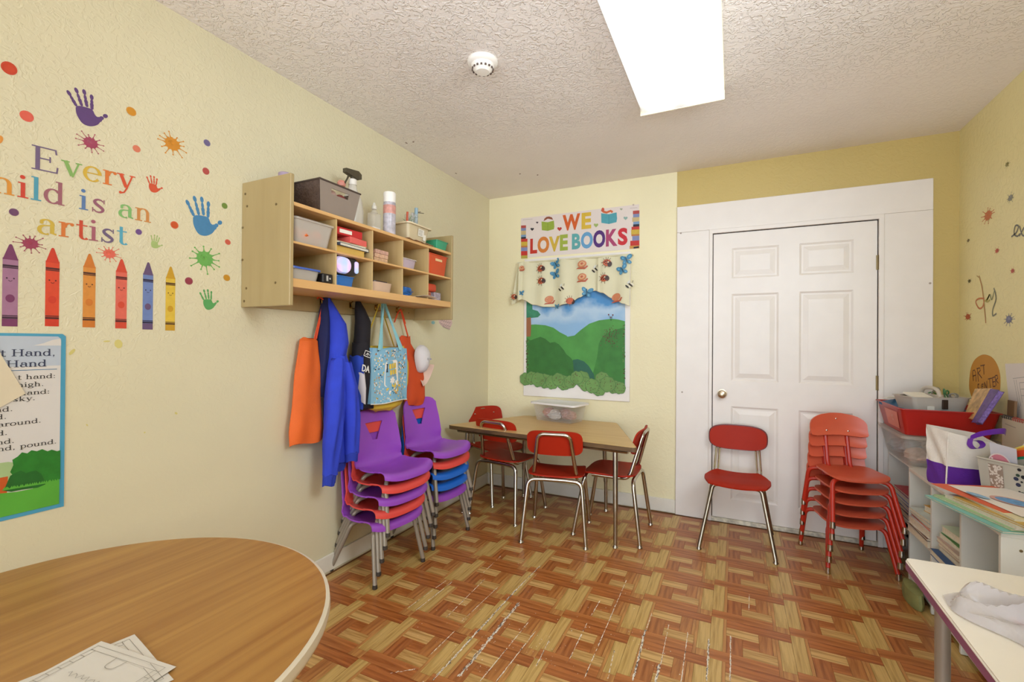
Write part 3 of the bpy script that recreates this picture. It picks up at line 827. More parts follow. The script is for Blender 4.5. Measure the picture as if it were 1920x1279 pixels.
for k, y in enumerate(HY):
    q = MB()
    q.box((.016,y-.008,1.415),(.019,y+.008,1.447),.001)
    q.tube(bez([(.018,y,1.44),(.035,y,1.452),(.05,y,1.468),(.047,y,1.478)],4), .0028, 8)
    for s in (-1,1):
        q.tube(bez([(.018,y,1.42),(.03,y+s*.008,1.412),(.046,y+s*.018,1.418),(.05,y+s*.024,1.436)],4), .0026, 8)
    hk = q.build('coat_hook', m_br, sh, smooth=True)
q = MB()
for y in (-2.02,-1.335,-1.12): q.lathe([(.004,0),(.004,.002),(0,.003)], n=8, M=xf((.016,y,1.42),ry=PI/2))
q.build('screw', m_scr, rail)

# ================================================================ shelf contents
def cub(k):  # y range of column k (0..4)
    a = Y0+(Y1-Y0)*k/5+.006; return a, a+(Y1-Y0)/5-.012
ZT, ZM, ZB = 1.804, 1.642, 1.488
m_clear = mat('clear_plastic', '#e9e2d8', .18, var=0, alpha=.26, bump=.05, bscale=20)
m_clear2 = mat('cloudy_plastic', '#e6dccf', .3, var=.03, alpha=.38)
def tray_box(t, name, m, w, d, h, z=0, taper=.85, th=.004, r=.02, rim=0, cx=0, cy=0, bottom=True):
    """open tapered box: outer and inner walls, rolled rim"""
    q = MB(); rings = []
    def rg(k, zz, ins=0): return [(cx+x, cy+y, zz) for x, y in rrect(w*k-2*ins, d*k-2*ins, max(r*k-ins*.5,.003))]
    rings.append(rg(taper, z)); rings.append(rg(1, z+h))
    if rim: rings += [rg((w+2*rim)/w, z+h), rg((w+2*rim)/w, z+h+.004)]
    rings += [rg(1, z+h+(.004 if rim else 0), th*.5), rg(1, z+h-.002, th), rg(taper, z+th, th)]
    R = [q.ring(p) for p in rings]
    for a, c in zip(R, R[1:]): q.bridge(a, c)
    q.cap(R[0], True); q.cap(R[-1], False)
    return q.build(name, m, t, smooth=True, auto=30)
def lid(t, m, w, d, z, r=.02, th=.008, cx=0, cy=0, name='lid', dome=.004):
    q = MB(); q.loft([[(cx+x,cy+y,z) for x,y in rrect(w,d,r)],[(cx+x,cy+y,z+th) for x,y in rrect(w,d,r)],[(cx+x,cy+y,z+th+.001) for x,y in rrect(w-.016,d-.016,r)],[(cx+x,cy+y,z+th-.002+dome) for x,y in rrect(w-.03,d-.03,r*.8)]])
    return q.build(name, m, t, smooth=True, auto=30)
def lump(q, c, r, n=8, sq=(1,1,1)):
    """crumpled irregular lump"""
    sd = [random.uniform(.75,1.2) for _ in range(200)]; rings = []
    for i in range(1, n):
        th = PI*i/n
        rings.append([(c[0]+sq[0]*r*sd[i*n+k]*math.sin(th)*math.cos(2*PI*k/n), c[1]+sq[1]*r*sd[i*n+k]*math.sin(th)*math.sin(2*PI*k/n), c[2]+sq[2]*r*math.cos(th)) for k in range(n)])
    q.loft(rings[::-1])
# --- top row, left to right
# grey lidless basket with handle slot
gb = thing('storage_basket', 'taupe plastic basket with a handle slot on top of the wall shelf', 'basket', (.188,-1.972,ZT))
m_taupe = mat('taupe_plastic', '#8f8074', .4, var=.03)
m_tauped = mat('taupe_woven', '#5d4a40', .6, bump=.8, bscale=110, var=.25, vscale=60)
wx, wy, hh, tp = .108, .122, .14, .82
q = MB()
def bk(sx, sy, z, o=0): return Vector((sx*(wx*(tp+(1-tp)*z)-o), sy*(wy*(tp+(1-tp)*z)-o), z*hh))
for (a, c) in (((-1,-1),(1,-1)),((-1,1),(1,1)),((-1,-1),(-1,1))):
    q.poly([bk(*a,0), bk(*c,0), bk(*c,1), bk(*a,1)]); q.poly([bk(*a,0,.004), bk(*c,0,.004), bk(*c,1,.004), bk(*a,1,.004)])
q.poly([bk(-1,-1,0),bk(1,-1,0),bk(1,1,0),bk(-1,1,0)]); q.build('body', m_tauped, gb)
q = MB()  # front with slot
def fr(u, z): return bk(1,1,z)*((u+1)/2)+bk(1,-1,z)*((1-u)/2)
us = [-1,-.45,.45,1]; zs_ = [0,.66,.84,1]
for i in range(3):
    for j in range(3):
        if i == 1 and j == 1: continue
        q.poly([fr(us[i],zs_[j]),fr(us[i+1],zs_[j]),fr(us[i+1],zs_[j+1]),fr(us[i],zs_[j+1])], .004, (-1,0,0))
q.build('front_panel', m_taupe, gb)
q = MB(); q.tube([bk(-1,-1,1),bk(1,-1,1),bk(1,1,1),bk(-1,1,1)], .0045, 6, closed=True); q.build('rim', mat('dark_rim','#4a3c34',.5), gb)
st_ = thing('craft_supplies', 'dark and red odds and ends inside the taupe basket', 'supplies', (.195,-1.985,ZT))
for c, col in (((.045,-.035,.09),'#24384a'),((.04,.06,.085),'#8a3a34'),((-.03,-.04,.085),'#3a2d2a'),((.03,.015,.095),'#c9a59a'),((-.045,.05,.08),'#5a3a34')):
    q = MB(); lump(q, c, .038); q.build('bundle', mat('bundle_'+col[1:], col, .6), st_)
pb = thing('jar', 'small jar with a lilac lid behind the taupe basket', 'jar', (.125,-2.135,ZT))
q = MB(); q.lathe([(.03,0),(.033,.01),(.033,.11),(.026,.13)], n=20); q.build('body', mat('jar_dark','#3b2b2c',.2), pb, smooth=True)
q = MB(); q.lathe([(.027,.13),(.027,.17),(.022,.174),(0,.174)], n=20); q.build('lid', mat('lilac_lid','#a893a8',.4), pb, smooth=True)
# spray bottle
m_mist = mat('cloudy_bottle', '#e4ddd0', .25, var=.02, alpha=.75)
m_dkplast = mat('olive_black_plastic', '#4a4230', .35, var=0)
sp = thing('spray_bottle', 'large cloudy spray bottle with a dark trigger behind the basket', 'bottle', (.15,-1.755,ZT), math.radians(0))
q = MB(); q.lathe([(.05,0),(.055,.01),(.055,.10),(.046,.16),(.022,.215),(.018,.235)], n=28); q.build('body', m_mist, sp, smooth=True)
q = MB(); q.lathe([(.021,.235),(.021,.262),(.015,.266)], n=20); q.build('collar', mat('white_cap','#e9e2d6',.4), sp, smooth=True)
q = MB(); q.loft([[(x,-.055,z) for x,z in ((-.012,.285),(.012,.285),(.012,.305),(-.012,.305))],[(x,.03,z) for x,z in ((-.014,.27),(.014,.27),(.014,.315),(-.014,.315))],[(x,.055,z) for x,z in ((-.01,.28),(.01,.28),(.01,.305),(-.01,.305))]])
q.lathe([(.012,.262),(.012,.29)], n=12)
q.tube(bez([(0,-.025,.285),(0,-.035,.26),(0,-.05,.235),(0,-.052,.228)],4), .005, 6); q.build('trigger', m_dkplast, sp)
q = MB(); q.lathe([(.018,.235),(.022,.25),(.015,.262)], loc=(-.02,-.055,-.02), n=12); q.build('nozzle_cap', mat('pink_cap','#d88c7c',.4), sp, smooth=True)
# clear pump bottle
cb = thing('pump_bottle', 'small clear bottle between the spray bottle and the aerosol can', 'bottle', (.215,-1.665,ZT))
q = MB(); q.box((-.022,-.032,0),(.022,.032,.105),.008,seg=3); q.lathe([(.02,.105),(.012,.118),(.012,.128)], n=16); q.build('body', m_clear, cb, smooth=True)
q = MB(); q.lathe([(.013,.126),(.013,.142),(.008,.146),(.005,.16)], n=16); q.build('cap', mat('pump_cap','#d8d2c4',.4), cb, smooth=True)
q = MB(); q.box((-.0225,-.028,.004),(.0225,.028,.03),.006); q.build('content', mat('white_soap','#e9e4da',.4), cb)
# aerosol
ae = thing('aerosol_can', 'tall white aerosol can with a pinkish label on top of the shelf', 'can', (.262,-1.60,ZT))
q = MB(); q.lathe([(.031,0),(.033,.003),(.033,.165),(.030,.175)], n=28); q.build('body', mat('can_label','#b9b2b8',.3,var=.3,vscale=45), ae, smooth=True)
q = MB(); q.lathe([(.0325,.172),(.0325,.222),(.030,.226),(0,.227)], n=28); q.build('cap', m_pl, ae, smooth=True)
q = MB(); q.lathe([(.0333,.11),(.0333,.155)], n=28); q.build('label_band', mat('label_pink','#cf9284',.35,var=.2,vscale=60), ae, smooth=True)
# beige lidded bin on paper
pap = thing('paper_sheets', 'crumpled printed sheets under the beige bin on the shelf top', 'paper', (0,0,0))
q = MB()
def fpp(a, b): return Vector((.12+.19*a, -1.505+.25*b, ZT+.003+.004*math.sin(a*19+b*7)*math.sin(b*23)+ (0.0)))
q.grid(fpp, 14, 14, thick=.001); q.build('sheet', mat('print_brown','#b08a6a',.7,var=.5,vscale=90), pap, smooth=True)
bb = thing('storage_bin', 'beige plastic bin with a white label on top of the wall shelf', 'bin', (.21,-1.375,ZT+.010))
m_beige = mat('beige_plastic', '#c9b793', .35, var=.03)
tray_box(bb, 'body', m_beige, .16, .20, .085, 0, .86, r=.02)
lid(bb, mat('cream_lid','#dccba8',.35), .185, .225, .082)
a_ = Art(lambda u,v,h: Vector((.0715+.0105*v/.085+h+.001, u, v))); a_.add([(-.01,.03),(.045,.03),(.045,.07),(-.01,.07)], mat('paper_white','#e9e2d4',.6)); a_.add([(.04,.012),(.065,.012),(.065,.045),(.04,.045)], mat('paper_white','#e9e2d4',.6))
for i in range(4): a_.line([(-.005,.062-i*.008),(.03,.062-i*.008)], .002, mat('ink','#3c3434',.6))
a_.build('label', bb)
# jar with greenery and tubes
fj = thing('craft_cup', 'clear tub holding green foliage, tubes and foil on the beige bin', 'tub', (.20,-1.335,ZT+.105))
q = MB(); q.lathe([(.035,0),(.04,.04),(.04,.075)], n=20); q.build('tub', m_clear, fj, smooth=True)
q = MB()
for k in range(40):
    a = random.uniform(0,2*PI); r = random.uniform(.0,.028); z = random.uniform(.01,.07)
    p = Vector((r*math.cos(a), -.01+r*math.sin(a), z)); d = Vector((random.uniform(-1,1),random.uniform(-1,1),random.uniform(.2,1))).normalized()*.026; s2 = d.cross(Vector((0,0,1))).normalized()*.005
    q.poly([p, p+d*.5+s2, p+d, p+d*.5-s2])
q.build('foliage', mat('leaf_green','#4f8a3a',.5,var=.2), fj)
for (dx,dy,h,col,r) in ((.01,.03,.125,'#8fa9b8',.011),(-.02,.035,.1,'#b9b6b0',.012),(.0,-.04,.085,'#c8583a',.007)):
    q = MB(); q.tube([(dx,dy,.004),(dx,dy+.004,h)], r, 12); q.build('tube', mat('tube_'+col[1:], col, .3), fj, smooth=True)
q = MB(); q.tube([(0,.03,.1),(.0,.09,.118)], .002, 6); q.tube([(0,.03,.1),(.02,.095,.108)], .002, 6); q.build('twig', m_dkplast, fj)
# green basket
gk = thing('mini_basket', 'small translucent green basket at the right end of the shelf top', 'basket', (.25,-1.145,ZT))
m_green = mat('green_translucent', '#3fa67c', .3, var=.1, alpha=.8)
tray_box(gk, 'body', m_green, .09, .12, .05, 0, .8, r=.012, rim=.004)
q = MB(); lump(q, (0,0,.03), .03, sq=(1,1.2,.7)); q.build('contents', mat('green_bits','#2f8a64',.5,var=.3,vscale=50), gk)
# --- upper cubbies
a0, a1 = cub(0)
cb1 = thing('clear_tub', 'cloudy plastic tub with orange pieces in the top left cubby', 'tub', (.19,(a0+a1)/2-.0,ZM))
tray_box(cb1, 'body', m_clear2, .21, .205, .098, 0, .84, r=.02, rim=.004)
q = MB()
for k in range(9): lump(q, (random.uniform(-.03,.08), random.uniform(-.075,.075), .035+random.random()*.03), .027, sq=(1,1,.8))
q.build('contents', mat('orange_bits','#e0712e',.6,var=.15,vscale=30), cb1)
lid(cb1, m_clear2, .222, .215, .098)
a0, a1 = cub(1); yc = (a0+a1)/2
def flatbox(name, label, cat, m, x, y, z, w, d, h, rz=0, grp=None, lab=None, bev=.002):
    t = thing(name, label, cat, (x,y,z), rz, grp)
    q = MB(); q.box((-w/2,-d/2,0),(w/2,d/2,h),bev); q.build('body', m, t)
    if lab:
        q = MB(); q.box((w/2-.0002,-d*.35,h*.25),(w/2+.0006,d*.1,h*.75)); q.build('label', lab, t)
    return t
def book(label, m, x, y, z, w, d, h, rz=0, grp=None, pages=None, name='book', ry=0):
    """book lying flat: cover boards, spine on -y side, page block"""
    t = thing(name, label, 'book', (x,y,z), rz, grp)
    t.rotation_euler = (0,ry,rz)
    q = MB(); q.box((-w/2,-d/2,0),(w/2,d/2,.0016)); q.box((-w/2,-d/2,h-.0016),(w/2,d/2,h)); q.box((-w/2,-d/2,0),(w/2,-d/2+.0016,h)); q.build('cover', m, t)
    q = MB(); q.box((-w/2+.004,-d/2+.0016,.0016),(w/2-.003,d/2-.004,h-.0016)); q.build('pages', pages or mat('paper_cream','#e2d8c2',.7,var=.1,vscale=120), t)
    return t
book('yellow book at the bottom of the pile in the second top cubby', mat('book_yellow','#d3ab54',.5), .2, yc-.01, ZM, .15, .19, .034, 0, pages=mat('book_yellow','#d3ab54',.5))
book('grey-blue book in the middle of the pile in the second top cubby', mat('book_slate','#5c6478',.4), .2, yc+.005, ZM+.0345, .17, .20, .014, .05)
book('cream book in the pile in the second top cubby', mat('book_cream','#d9c79c',.5), .2, yc, ZM+.0490, .15, .19, .009, -.05)
flatbox('cardboard_box', 'bright pink box near the top of the pile in the second top cubby', 'box', mat('pink_box','#e0625a',.4), .205, yc+.03, ZM+.0585, .15, .12, .03, .1)
flatbox('cardboard_box', 'red box on top of the pile in the second top cubby', 'box', mat('red_box','#c0282a',.35), .195, yc-.015, ZM+.089, .16, .16, .035, -.08, lab=mat('paper_white','#e9e2d4',.6))
a0, a1 = cub(2); yc = (a0+a1)/2
for k, (c, z, l) in enumerate((('#c8a07c',0,'lowest of the three tan card boxes in the middle top cubby'),('#d0a586',.021,'second of the three tan card boxes in the middle top cubby'),('#c79a86',.042,'topmost of the three tan card boxes in the middle top cubby'))):
    flatbox('card_box', l, 'box', mat('tan_'+str(k), c, .6, var=.25, vscale=50), .21, yc-.045+.003*k, ZM+z, .15, .10, .02, .02*k, 'card boxes in the middle cubby')
a0, a1 = cub(3); yc = (a0+a1)/2
t = thing('clear_tub', 'small clear tub in the fourth top cubby', 'tub', (.215,yc-.045,ZM)); tray_box(t, 'body', mat('lilac_plastic','#cbb6c0',.3,alpha=.8), .14, .125, .05, 0, .88, rim=.003); lid(t, m_clear2, .15, .135, .05, th=.005)
a0, a1 = cub(4); yc = (a0+a1)/2
t = thing('orange_bin', 'tall orange bin with a handle slot in the top right cubby', 'bin', (.215,yc-.005,ZM))
m_or = mat('orange_plastic','#cc4a1c',.3,var=.03)
tray_box(t, 'body', m_or, .15, .195, .12, 0, .86, r=.015, rim=.005)
q = MB(); q.box((.0735,-.035,.085),(.0765,.035,.1),.001); q.build('handle_slot', mat('slot_light','#e6c08a',.5), t)
# --- lower cubbies
a0, a1 = cub(0); yc = (a0+a1)/2
t = thing('lidded_tub', 'frosted tub with a blue lid in the lower left cubby', 'tub', (.2,yc-.035,ZB)); tray_box(t, 'body', m_clear2, .17, .145, .045, 0, .9); lid(t, mat('blue_lid','#4663b4',.35), .182, .157, .045)
t = thing('crayon_box', 'small blue box lying on the blue-lidded tub', 'box', (.17,yc+.0,ZB+.0585), .3); q = MB(); q.box((-.03,-.06,0),(.03,.06,.012),.002); q.build('body', mat('navy_box','#27418f',.4), t)
t = thing('gadget', 'small black gadget with silver marks in the lower left cubby', 'gadget', (.255,yc+.078,ZB)); q = MB(); q.box((-.03,-.03,0),(.03,.03,.045),.006); q.build('body', mat('black_plastic','#1c1716',.25), t)
q = MB(); q.box((.03,-.008,.012),(.0315,.002,.036)); q.box((.03,.008,.02),(.0315,.016,.028)); q.build('mark', mat('silver_mark','#c8c4be',.3,.5), t)
a0, a1 = cub(1); yc = (a0+a1)/2
t = thing('lidded_tub', 'bright blue tub under the glowing speaker in the lower second cubby', 'tub', (.215,yc-.045,ZB)); tray_box(t, 'body', mat('blue_tub','#2f6fb8',.3,alpha=.92), .13, .12, .045, 0, .9, rim=.003); lid(t, mat('blue_tub','#2f6fb8',.3), .135, .126, .045, th=.004)
spk = thing('party_speaker', 'small speaker with glowing pastel face lying on the blue tub', 'speaker', (.22,yc-.03,ZB+.057+.045))
m_bk = mat('black_plastic','#1c1716',.25)
# fat pill shape along y, glowing faces at +x
q = MB(); q.loft([[(-.05+.0*0, y, z) for y, z in rrect(.15,.088,.04)],[(.045,y,z) for y,z in rrect(.165,.09,.042)]]); q.build('body', m_bk, spk, smooth=True)
gm, gn, gb_ = nt_mat('speaker_glow')
tcg = gn.nodes.new('ShaderNodeTexCoord'); mpg = gn.nodes.new('ShaderNodeMapping'); mpg.inputs['Scale'].default_value = (0,9,9); mpg.inputs['Rotation'].default_value = (.8,0,0)
crg = gn.nodes.new('ShaderNodeValToRGB'); crg.color_ramp.elements[0].color = srgb('#f08cc0'); crg.color_ramp.elements[1].color = srgb('#8fc8f0'); crg.color_ramp.elements[0].position = .2; crg.color_ramp.elements[1].position = .8
e2 = crg.color_ramp.elements.new(.5); e2.color = srgb('#d8c8f4')
ngg = gn.nodes.new('ShaderNodeTexNoise'); ngg.inputs['Scale'].default_value = 1.3
gn.links.new(tcg.outputs['Object'], mpg.inputs[0]); gn.links.new(mpg.outputs[0], ngg.inputs['Vector']); gn.links.new(ngg.outputs[0], crg.inputs[0]); gn.links.new(crg.outputs[0], gb_.inputs['Emission Color']); gn.links.new(crg.outputs[0], gb_.inputs['Base Color']); gb_.inputs['Emission Strength'].default_value = .38
q = MB(); q.loft([[(.045,y-.025,z) for y,z in rrect(.102,.08,.039)],[(.058,y-.025,z) for y,z in rrect(.09,.07,.034)]]); q.build('light_face', gm, spk, smooth=True)
q = MB(); q.loft([[(.03,y+.066,z) for y,z in rrect(.03,.07,.014)],[(.05,y+.066,z) for y,z in rrect(.022,.056,.01)]]); q.build('light_ring', gm, spk, smooth=True)
a0, a1 = cub(2); yc = (a0+a1)/2
t = thing('lidded_tub', 'round-cornered clear tub with a dark lid in the lower middle cubby', 'tub', (.215,yc-.02,ZB)); tray_box(t, 'body', mat('peach_plastic','#d9b89c',.3,alpha=.85), .14, .165, .05, 0, .9, r=.04); lid(t, mat('dark_lid','#3c2a2e',.4), .11, .12, .05, r=.03)
a0, a1 = cub(3); yc = (a0+a1)/2
t = thing('blue_bag', 'crumpled blue plastic bag in the lower fourth cubby', 'bag', (.22,yc-.03,ZB)); q = MB(); lump(q, (0,0,.03), .055, 12, (1,1.1,.55)); lump(q, (.0,.03,.032), .04, 12, (1,1,.6)); q.build('body', mat('blue_film','#2a6ab4',.2,var=.3,vscale=40), t)
t = thing('paper_sheet', 'white sheet sticking out of the lower fourth cubby', 'paper', (.235,yc+.07,ZB)); q = MB(); q.grid(lambda a,b: Vector((-.05+.14*a, -.08+.18*b, .003+.012*a*a*math.sin(3*b))), 8, 8, thick=.0008); q.build('sheet', mat('paper_white','#e9e2d4',.6), t)
a0, a1 = cub(4); yc = (a0+a1)/2
t = thing('red_pouch', 'orange-red pouch on top of small boxes in the lower right cubby', 'pouch', (.21,yc-.03,ZB+.052)); q = MB(); q.box((-.05,-.05,0),(.05,.05,.05),.014,seg=3); q.build('body', mat('red_orange_cloth','#c8482a',.6), t, smooth=True)
flatbox('small_box', 'small brown box under the red pouch in the lower right cubby', 'box', mat('brown_box','#a8583c',.5), .21, yc-.06, ZB, .09, .05, .05)
flatbox('small_box', 'small lilac-grey patterned box at the far right of the lower cubby', 'box', mat('lilac_box','#a79aa2',.5,var=.4,vscale=60), .22, yc+.02, ZB, .09, .07, .05)

# ================================================================ hanging clothes and bags
def drape(root, name, rows, m, nf=5, fold=.25, n=40, ph=0, cap=True):
    """cloth hanging: rows of (z, x, y, half width along y, half depth along x, rotation)"""
    q = MB(); R = []
    rows_i = []
    keys = [Vector((r[1],r[2],r[0])) for r in rows]
    for i in range(len(rows)-1):
        for k in range(5):
            f = k/5; f2 = f
            rows_i.append([rows[i][j]*(1-f2)+rows[i+1][j]*f2 for j in range(len(rows[0]))])
    rows_i.append(list(rows[-1]))
    for ii, r in enumerate(rows_i):
        z, x, y, hw, hd, rot = r
        ring = []
        for k in range(n):
            a = 2*PI*k/n
            fo = 1+fold*math.sin(nf*a+ph+z*5)*(.6+.4*math.sin(z*17+ph))
            u = hw*math.cos(a)*(1+.04*math.sin(z*23+ph*2)); v = hd*math.sin(a)*fo
            ring.append((x+v*math.cos(rot)-u*math.sin(rot), y+u*math.cos(rot)+v*math.sin(rot), z+.006*math.sin(a*3+ph)*(1 if ii in (0,len(rows_i)-1) else 0)))
        R.append(q.ring(ring))
    for a, c in zip(R, R[1:]): q.bridge(a, c)
    if cap: q.cap(R[0], True); q.cap(R[-1])
    return q.build(name, m, root, smooth=True, auto=70)
m_hoodie = mat('blue_fleece', '#2a3fbe', .85, bump=.25, bscale=260, var=.08, vscale=14)
m_navy = mat('navy_lining', '#141a4a', .85, bump=.2, bscale=260)
m_blackf = mat('black_fabric', '#1b161c', .85, bump=.2, bscale=200, var=.1)
m_apr = mat('orange_nonwoven', '#e2641c', .7, bump=.3, bscale=420, var=.05)
m_apr2 = mat('orange_red_nonwoven', '#cf4a18', .7, bump=.3, bscale=420, var=.05)
m_strap = mat('orange_strap', '#d94a1c', .7)
m_yel = mat('mustard_cloth', '#d9b63a', .75, bump=.2, bscale=200, var=.06)
ap = thing('apron', 'plain orange apron hanging by a thin strap at the left end of the hooks', 'apron')
drape(ap, 'body', [(1.243,.035,-1.925,.045,.010,0),(1.23,.04,-1.925,.055,.014,0),(1.10,.05,-1.935,.065,.02,-.1),(.95,.055,-1.945,.078,.024,-.1),(.80,.06,-1.95,.088,.026,-.1),(.735,.06,-1.95,.088,.022,-.1)], m_apr, 4, .3, ph=1)
q = MB(); q.tube(bez([(.05,-1.845,1.44),(.05,-1.855,1.38),(.045,-1.885,1.24)],5), .004, 6); q.tube(bez([(.05,-1.845,1.44),(.048,-1.862,1.37),(.04,-1.892,1.24)],5), .003, 6)
q.tube(bez([(.05,-1.845,1.44),(.05,-1.87,1.452),(.05,-1.885,1.442)],5), .004, 6); q.build('neck_strap', m_strap, ap, smooth=True)
ho = thing('hoodie', 'bright blue hoodie hanging by its hood from a brass hook', 'hoodie')
drape(ho, 'hood', [(1.445,.055,-1.82,.016,.014,0),(1.40,.07,-1.812,.026,.026,0),(1.32,.09,-1.79,.044,.045,.1),(1.22,.095,-1.785,.05,.05,.1),(1.13,.095,-1.80,.046,.045,0)], m_hoodie, 3, .18, ph=2)
drape(ho, 'hood_lining', [(1.452,.048,-1.825,.022,.016,0),(1.38,.05,-1.835,.026,.03,0),(1.25,.05,-1.845,.026,.045,0),(1.12,.05,-1.85,.025,.045,0),(.95,.045,-1.86,.03,.03,0)], m_navy, 3, .2, ph=.5)
drape(ho, 'body', [(1.16,.10,-1.80,.04,.045,0),(1.08,.105,-1.795,.062,.06,0),(.95,.105,-1.80,.070,.062,.1),(.80,.10,-1.80,.074,.055,.1),(.66,.10,-1.80,.074,.055,.1),(.62,.10,-1.80,.070,.052,.1)], m_hoodie, 5, .25, ph=0)
drape(ho, 'waistband', [(.645,.10,-1.775,.078,.05,.1),(.60,.095,-1.78,.074,.045,.1),(.575,.095,-1.785,.072,.045,.1)], mat('blue_rib','#2236a4',.85,bump=.6,bscale=160), ho and 9, .1) if False else drape(ho, 'waistband', [(.645,.10,-1.80,.068,.048,.1),(.60,.095,-1.802,.064,.044,.1),(.575,.095,-1.805,.062,.044,.1)], mat('blue_rib','#2236a4',.85,bump=.6,bscale=160), 9, .1)
s1 = drape(ho, 'sleeve', [(1.14,.13,-1.83,.03,.03,.2),(1.02,.15,-1.855,.042,.04,.2),(.85,.155,-1.865,.044,.04,.1),(.70,.15,-1.875,.042,.038,0),(.575,.145,-1.88,.038,.032,0)], m_hoodie, 4, .3, ph=1.3)
drape(s1, 'cuff', [(.585,.145,-1.88,.036,.03,0),(.55,.145,-1.885,.034,.028,0),(.525,.145,-1.888,.033,.027,0)], mat('blue_rib','#2236a4',.85), 9, .1)
s2 = drape(ho, 'sleeve', [(1.12,.14,-1.785,.03,.03,.2),(1.0,.165,-1.775,.038,.038,.3),(.85,.17,-1.768,.038,.038,.3),(.70,.165,-1.762,.038,.036,.3),(.66,.165,-1.76,.037,.035,.3)], m_hoodie, 4, .3, ph=.3)
drape(s2, 'cuff', [(.668,.165,-1.76,.036,.034,.3),(.64,.165,-1.76,.034,.031,.3),(.618,.165,-1.76,.033,.03,.3)], mat('blue_rib','#2236a4',.85), 9, .1)
jk = thing('jacket', 'black jacket with a blue and white lettered panel hanging behind the tote bag', 'jacket')
drape(jk, 'hood', [(1.452,.05,-1.605,.014,.014,0),(1.41,.06,-1.60,.03,.026,0),(1.34,.075,-1.592,.044,.04,0),(1.26,.08,-1.602,.046,.042,0),(1.18,.08,-1.612,.05,.045,0)], m_blackf, 3, .15, ph=1)
drape(jk, 'body', [(1.22,.08,-1.612,.048,.046,0),(1.12,.085,-1.61,.066,.05,0),(1.0,.085,-1.60,.078,.055,0),(.90,.085,-1.60,.08,.05,0),(.862,.085,-1.60,.076,.045,0)], m_blackf, 4, .15, ph=2)
drape(jk, 'lettered_panel', [(1.15,.100,-1.665,.02,.045,0),(1.05,.105,-1.672,.026,.05,0),(.94,.105,-1.67,.024,.05,0),(.87,.10,-1.665,.02,.045,0)], mat('royal_blue_panel','#1f3fa8',.8), 3, .05, ph=0)
drape(jk, 'white_panel', [(1.06,.128,-1.672,.018,.034,0),(.98,.132,-1.668,.022,.036,0),(.90,.128,-1.662,.014,.034,0)], mat('grey_white_panel','#c9c2c4',.8), 3, .02, ph=0)
m_wl = mat('white_lettering','#f0ece6',.6,var=0)
def Mjk(y, z, yaw=.15, tilt=-.2, x=.158): return Matrix.Translation((x,y,z)) @ Matrix.Rotation(PI/2,4,'Z') @ Matrix.Rotation(yaw,4,'Z') @ Matrix.Rotation(PI/2,4,'X') @ Matrix.Rotation(tilt,4,'Z')
font_text('lettering', 'DA', .05, m_wl, jk, Mjk(-1.695,1.075,x=.165), .0012)
ab = Art(lambda u,v,h: Mjk(-1.655,1.155,0,-.3,.141) @ Vector((u,v,h)))
for p_, q_ in (((0,0),(.05,.0)),((.05,.0),(.055,.03)),((.055,.03),(.005,.03)),((.005,.03),(0,0)),((.012,.008),(.03,.02)),((.03,.02),(.042,.01)),((.022,.022),(.028,.006))): ab.line([p_,q_], .0035, m_wl)
ab.build('emblem', jk)
# mustard drawstring bag behind
yb = thing('cloth_bag', 'mustard yellow cloth bag hanging behind the light blue tote', 'bag')
drape(yb, 'body', [(1.20,.065,-1.405,.185,.022,0),(1.10,.075,-1.405,.20,.035,0),(.97,.085,-1.415,.205,.045,0),(.90,.09,-1.425,.185,.045,0),(.85,.095,-1.43,.13,.04,0),(.832,.095,-1.43,.075,.022,0)], m_yel, 7, .12, 64, ph=1)
q = MB(); q.tube([(.05,-1.431,1.46),(.05,-1.30,1.20)], .004, 6); q.tube([(.05,-1.431,1.46),(.05,-1.56,1.20)], .004, 6); q.build('cord', m_yel, yb)
# light blue tote with print
to = thing('tote_bag', 'light blue printed tote bag with a white patch and flowers', 'bag', (.135,-1.455,.885))
m_aqua = mat('aqua_cotton', '#84b4cc', .8, bump=.15, bscale=300, var=.05)
m_aqual = mat('aqua_strap', '#8cc4cc', .8, var=.04)
TW, TH_ = .16, .308
def tf(u, v, h=0):   # u -1..1 across (y), v 0..1 up, front face
    y = u*(TW-.018*v) ; x = .022+.01*math.cos(u*2.2)*(1-.6*v)+.006*math.sin(u*5+v*4)*(1-v*.4)
    return Vector((x+h, y, v*TH_+.004*math.sin(u*4)))
q = MB()
q.grid(lambda a,b_: tf(a*2-1,b_), 24, 12)
q.grid(lambda a,b_: Vector((-.012-.006*math.cos((a*2-1)*1.5), (a*2-1)*(TW-.018*b_), b_*TH_+.004*math.sin((a*2-1)*4))), 24, 12)
for s in (-1,1):
    for k in range(12):
        v0, v1 = k/12, (k+1)/12
        A_, B_ = tf(s,v0), tf(s,v1); q.poly([A_, B_, Vector((-.012,B_.y,B_.z)), Vector((-.012,A_.y,A_.z))])
q.poly([tf(-1+i/6,0) for i in range(13)]+[Vector((-.014,(1-i/6)*TW,.004*math.sin((1-i/6)*4))) for i in range(13)])
q.build('body', m_aqua, to, smooth=True, auto=50)
q = MB()
for (ya, yb_) in ((-.11,.0),(.07,.03)):
    q.grid(lambda a,b_,ya=ya: (Vector((.036,ya-.012+.024*a,TH_-.01))*(1-b_)+Vector((-.05,.022-.006+.012*a,.59))*b_), 2, 10, thick=.002)
for ya in (-.055,.13):
    q.grid(lambda a,b_,ya=ya: (Vector((.0,ya-.012+.024*a,TH_-.01))*(1-b_)+Vector((-.065,.022-.006+.012*a,.59))*b_), 2, 10, thick=.002)
q.build('strap', m_aqual, to)
q = MB(); q.tube([tf(-1+i/10,0,.001)+Vector((0,0,-.0)) for i in range(21)], .003, 6); q.build('piping', mat('white_piping','#e6e0d0',.7), to)
A_ = Art(lambda u,v,h: tf(u/TW, v/TH_, h+.0008))
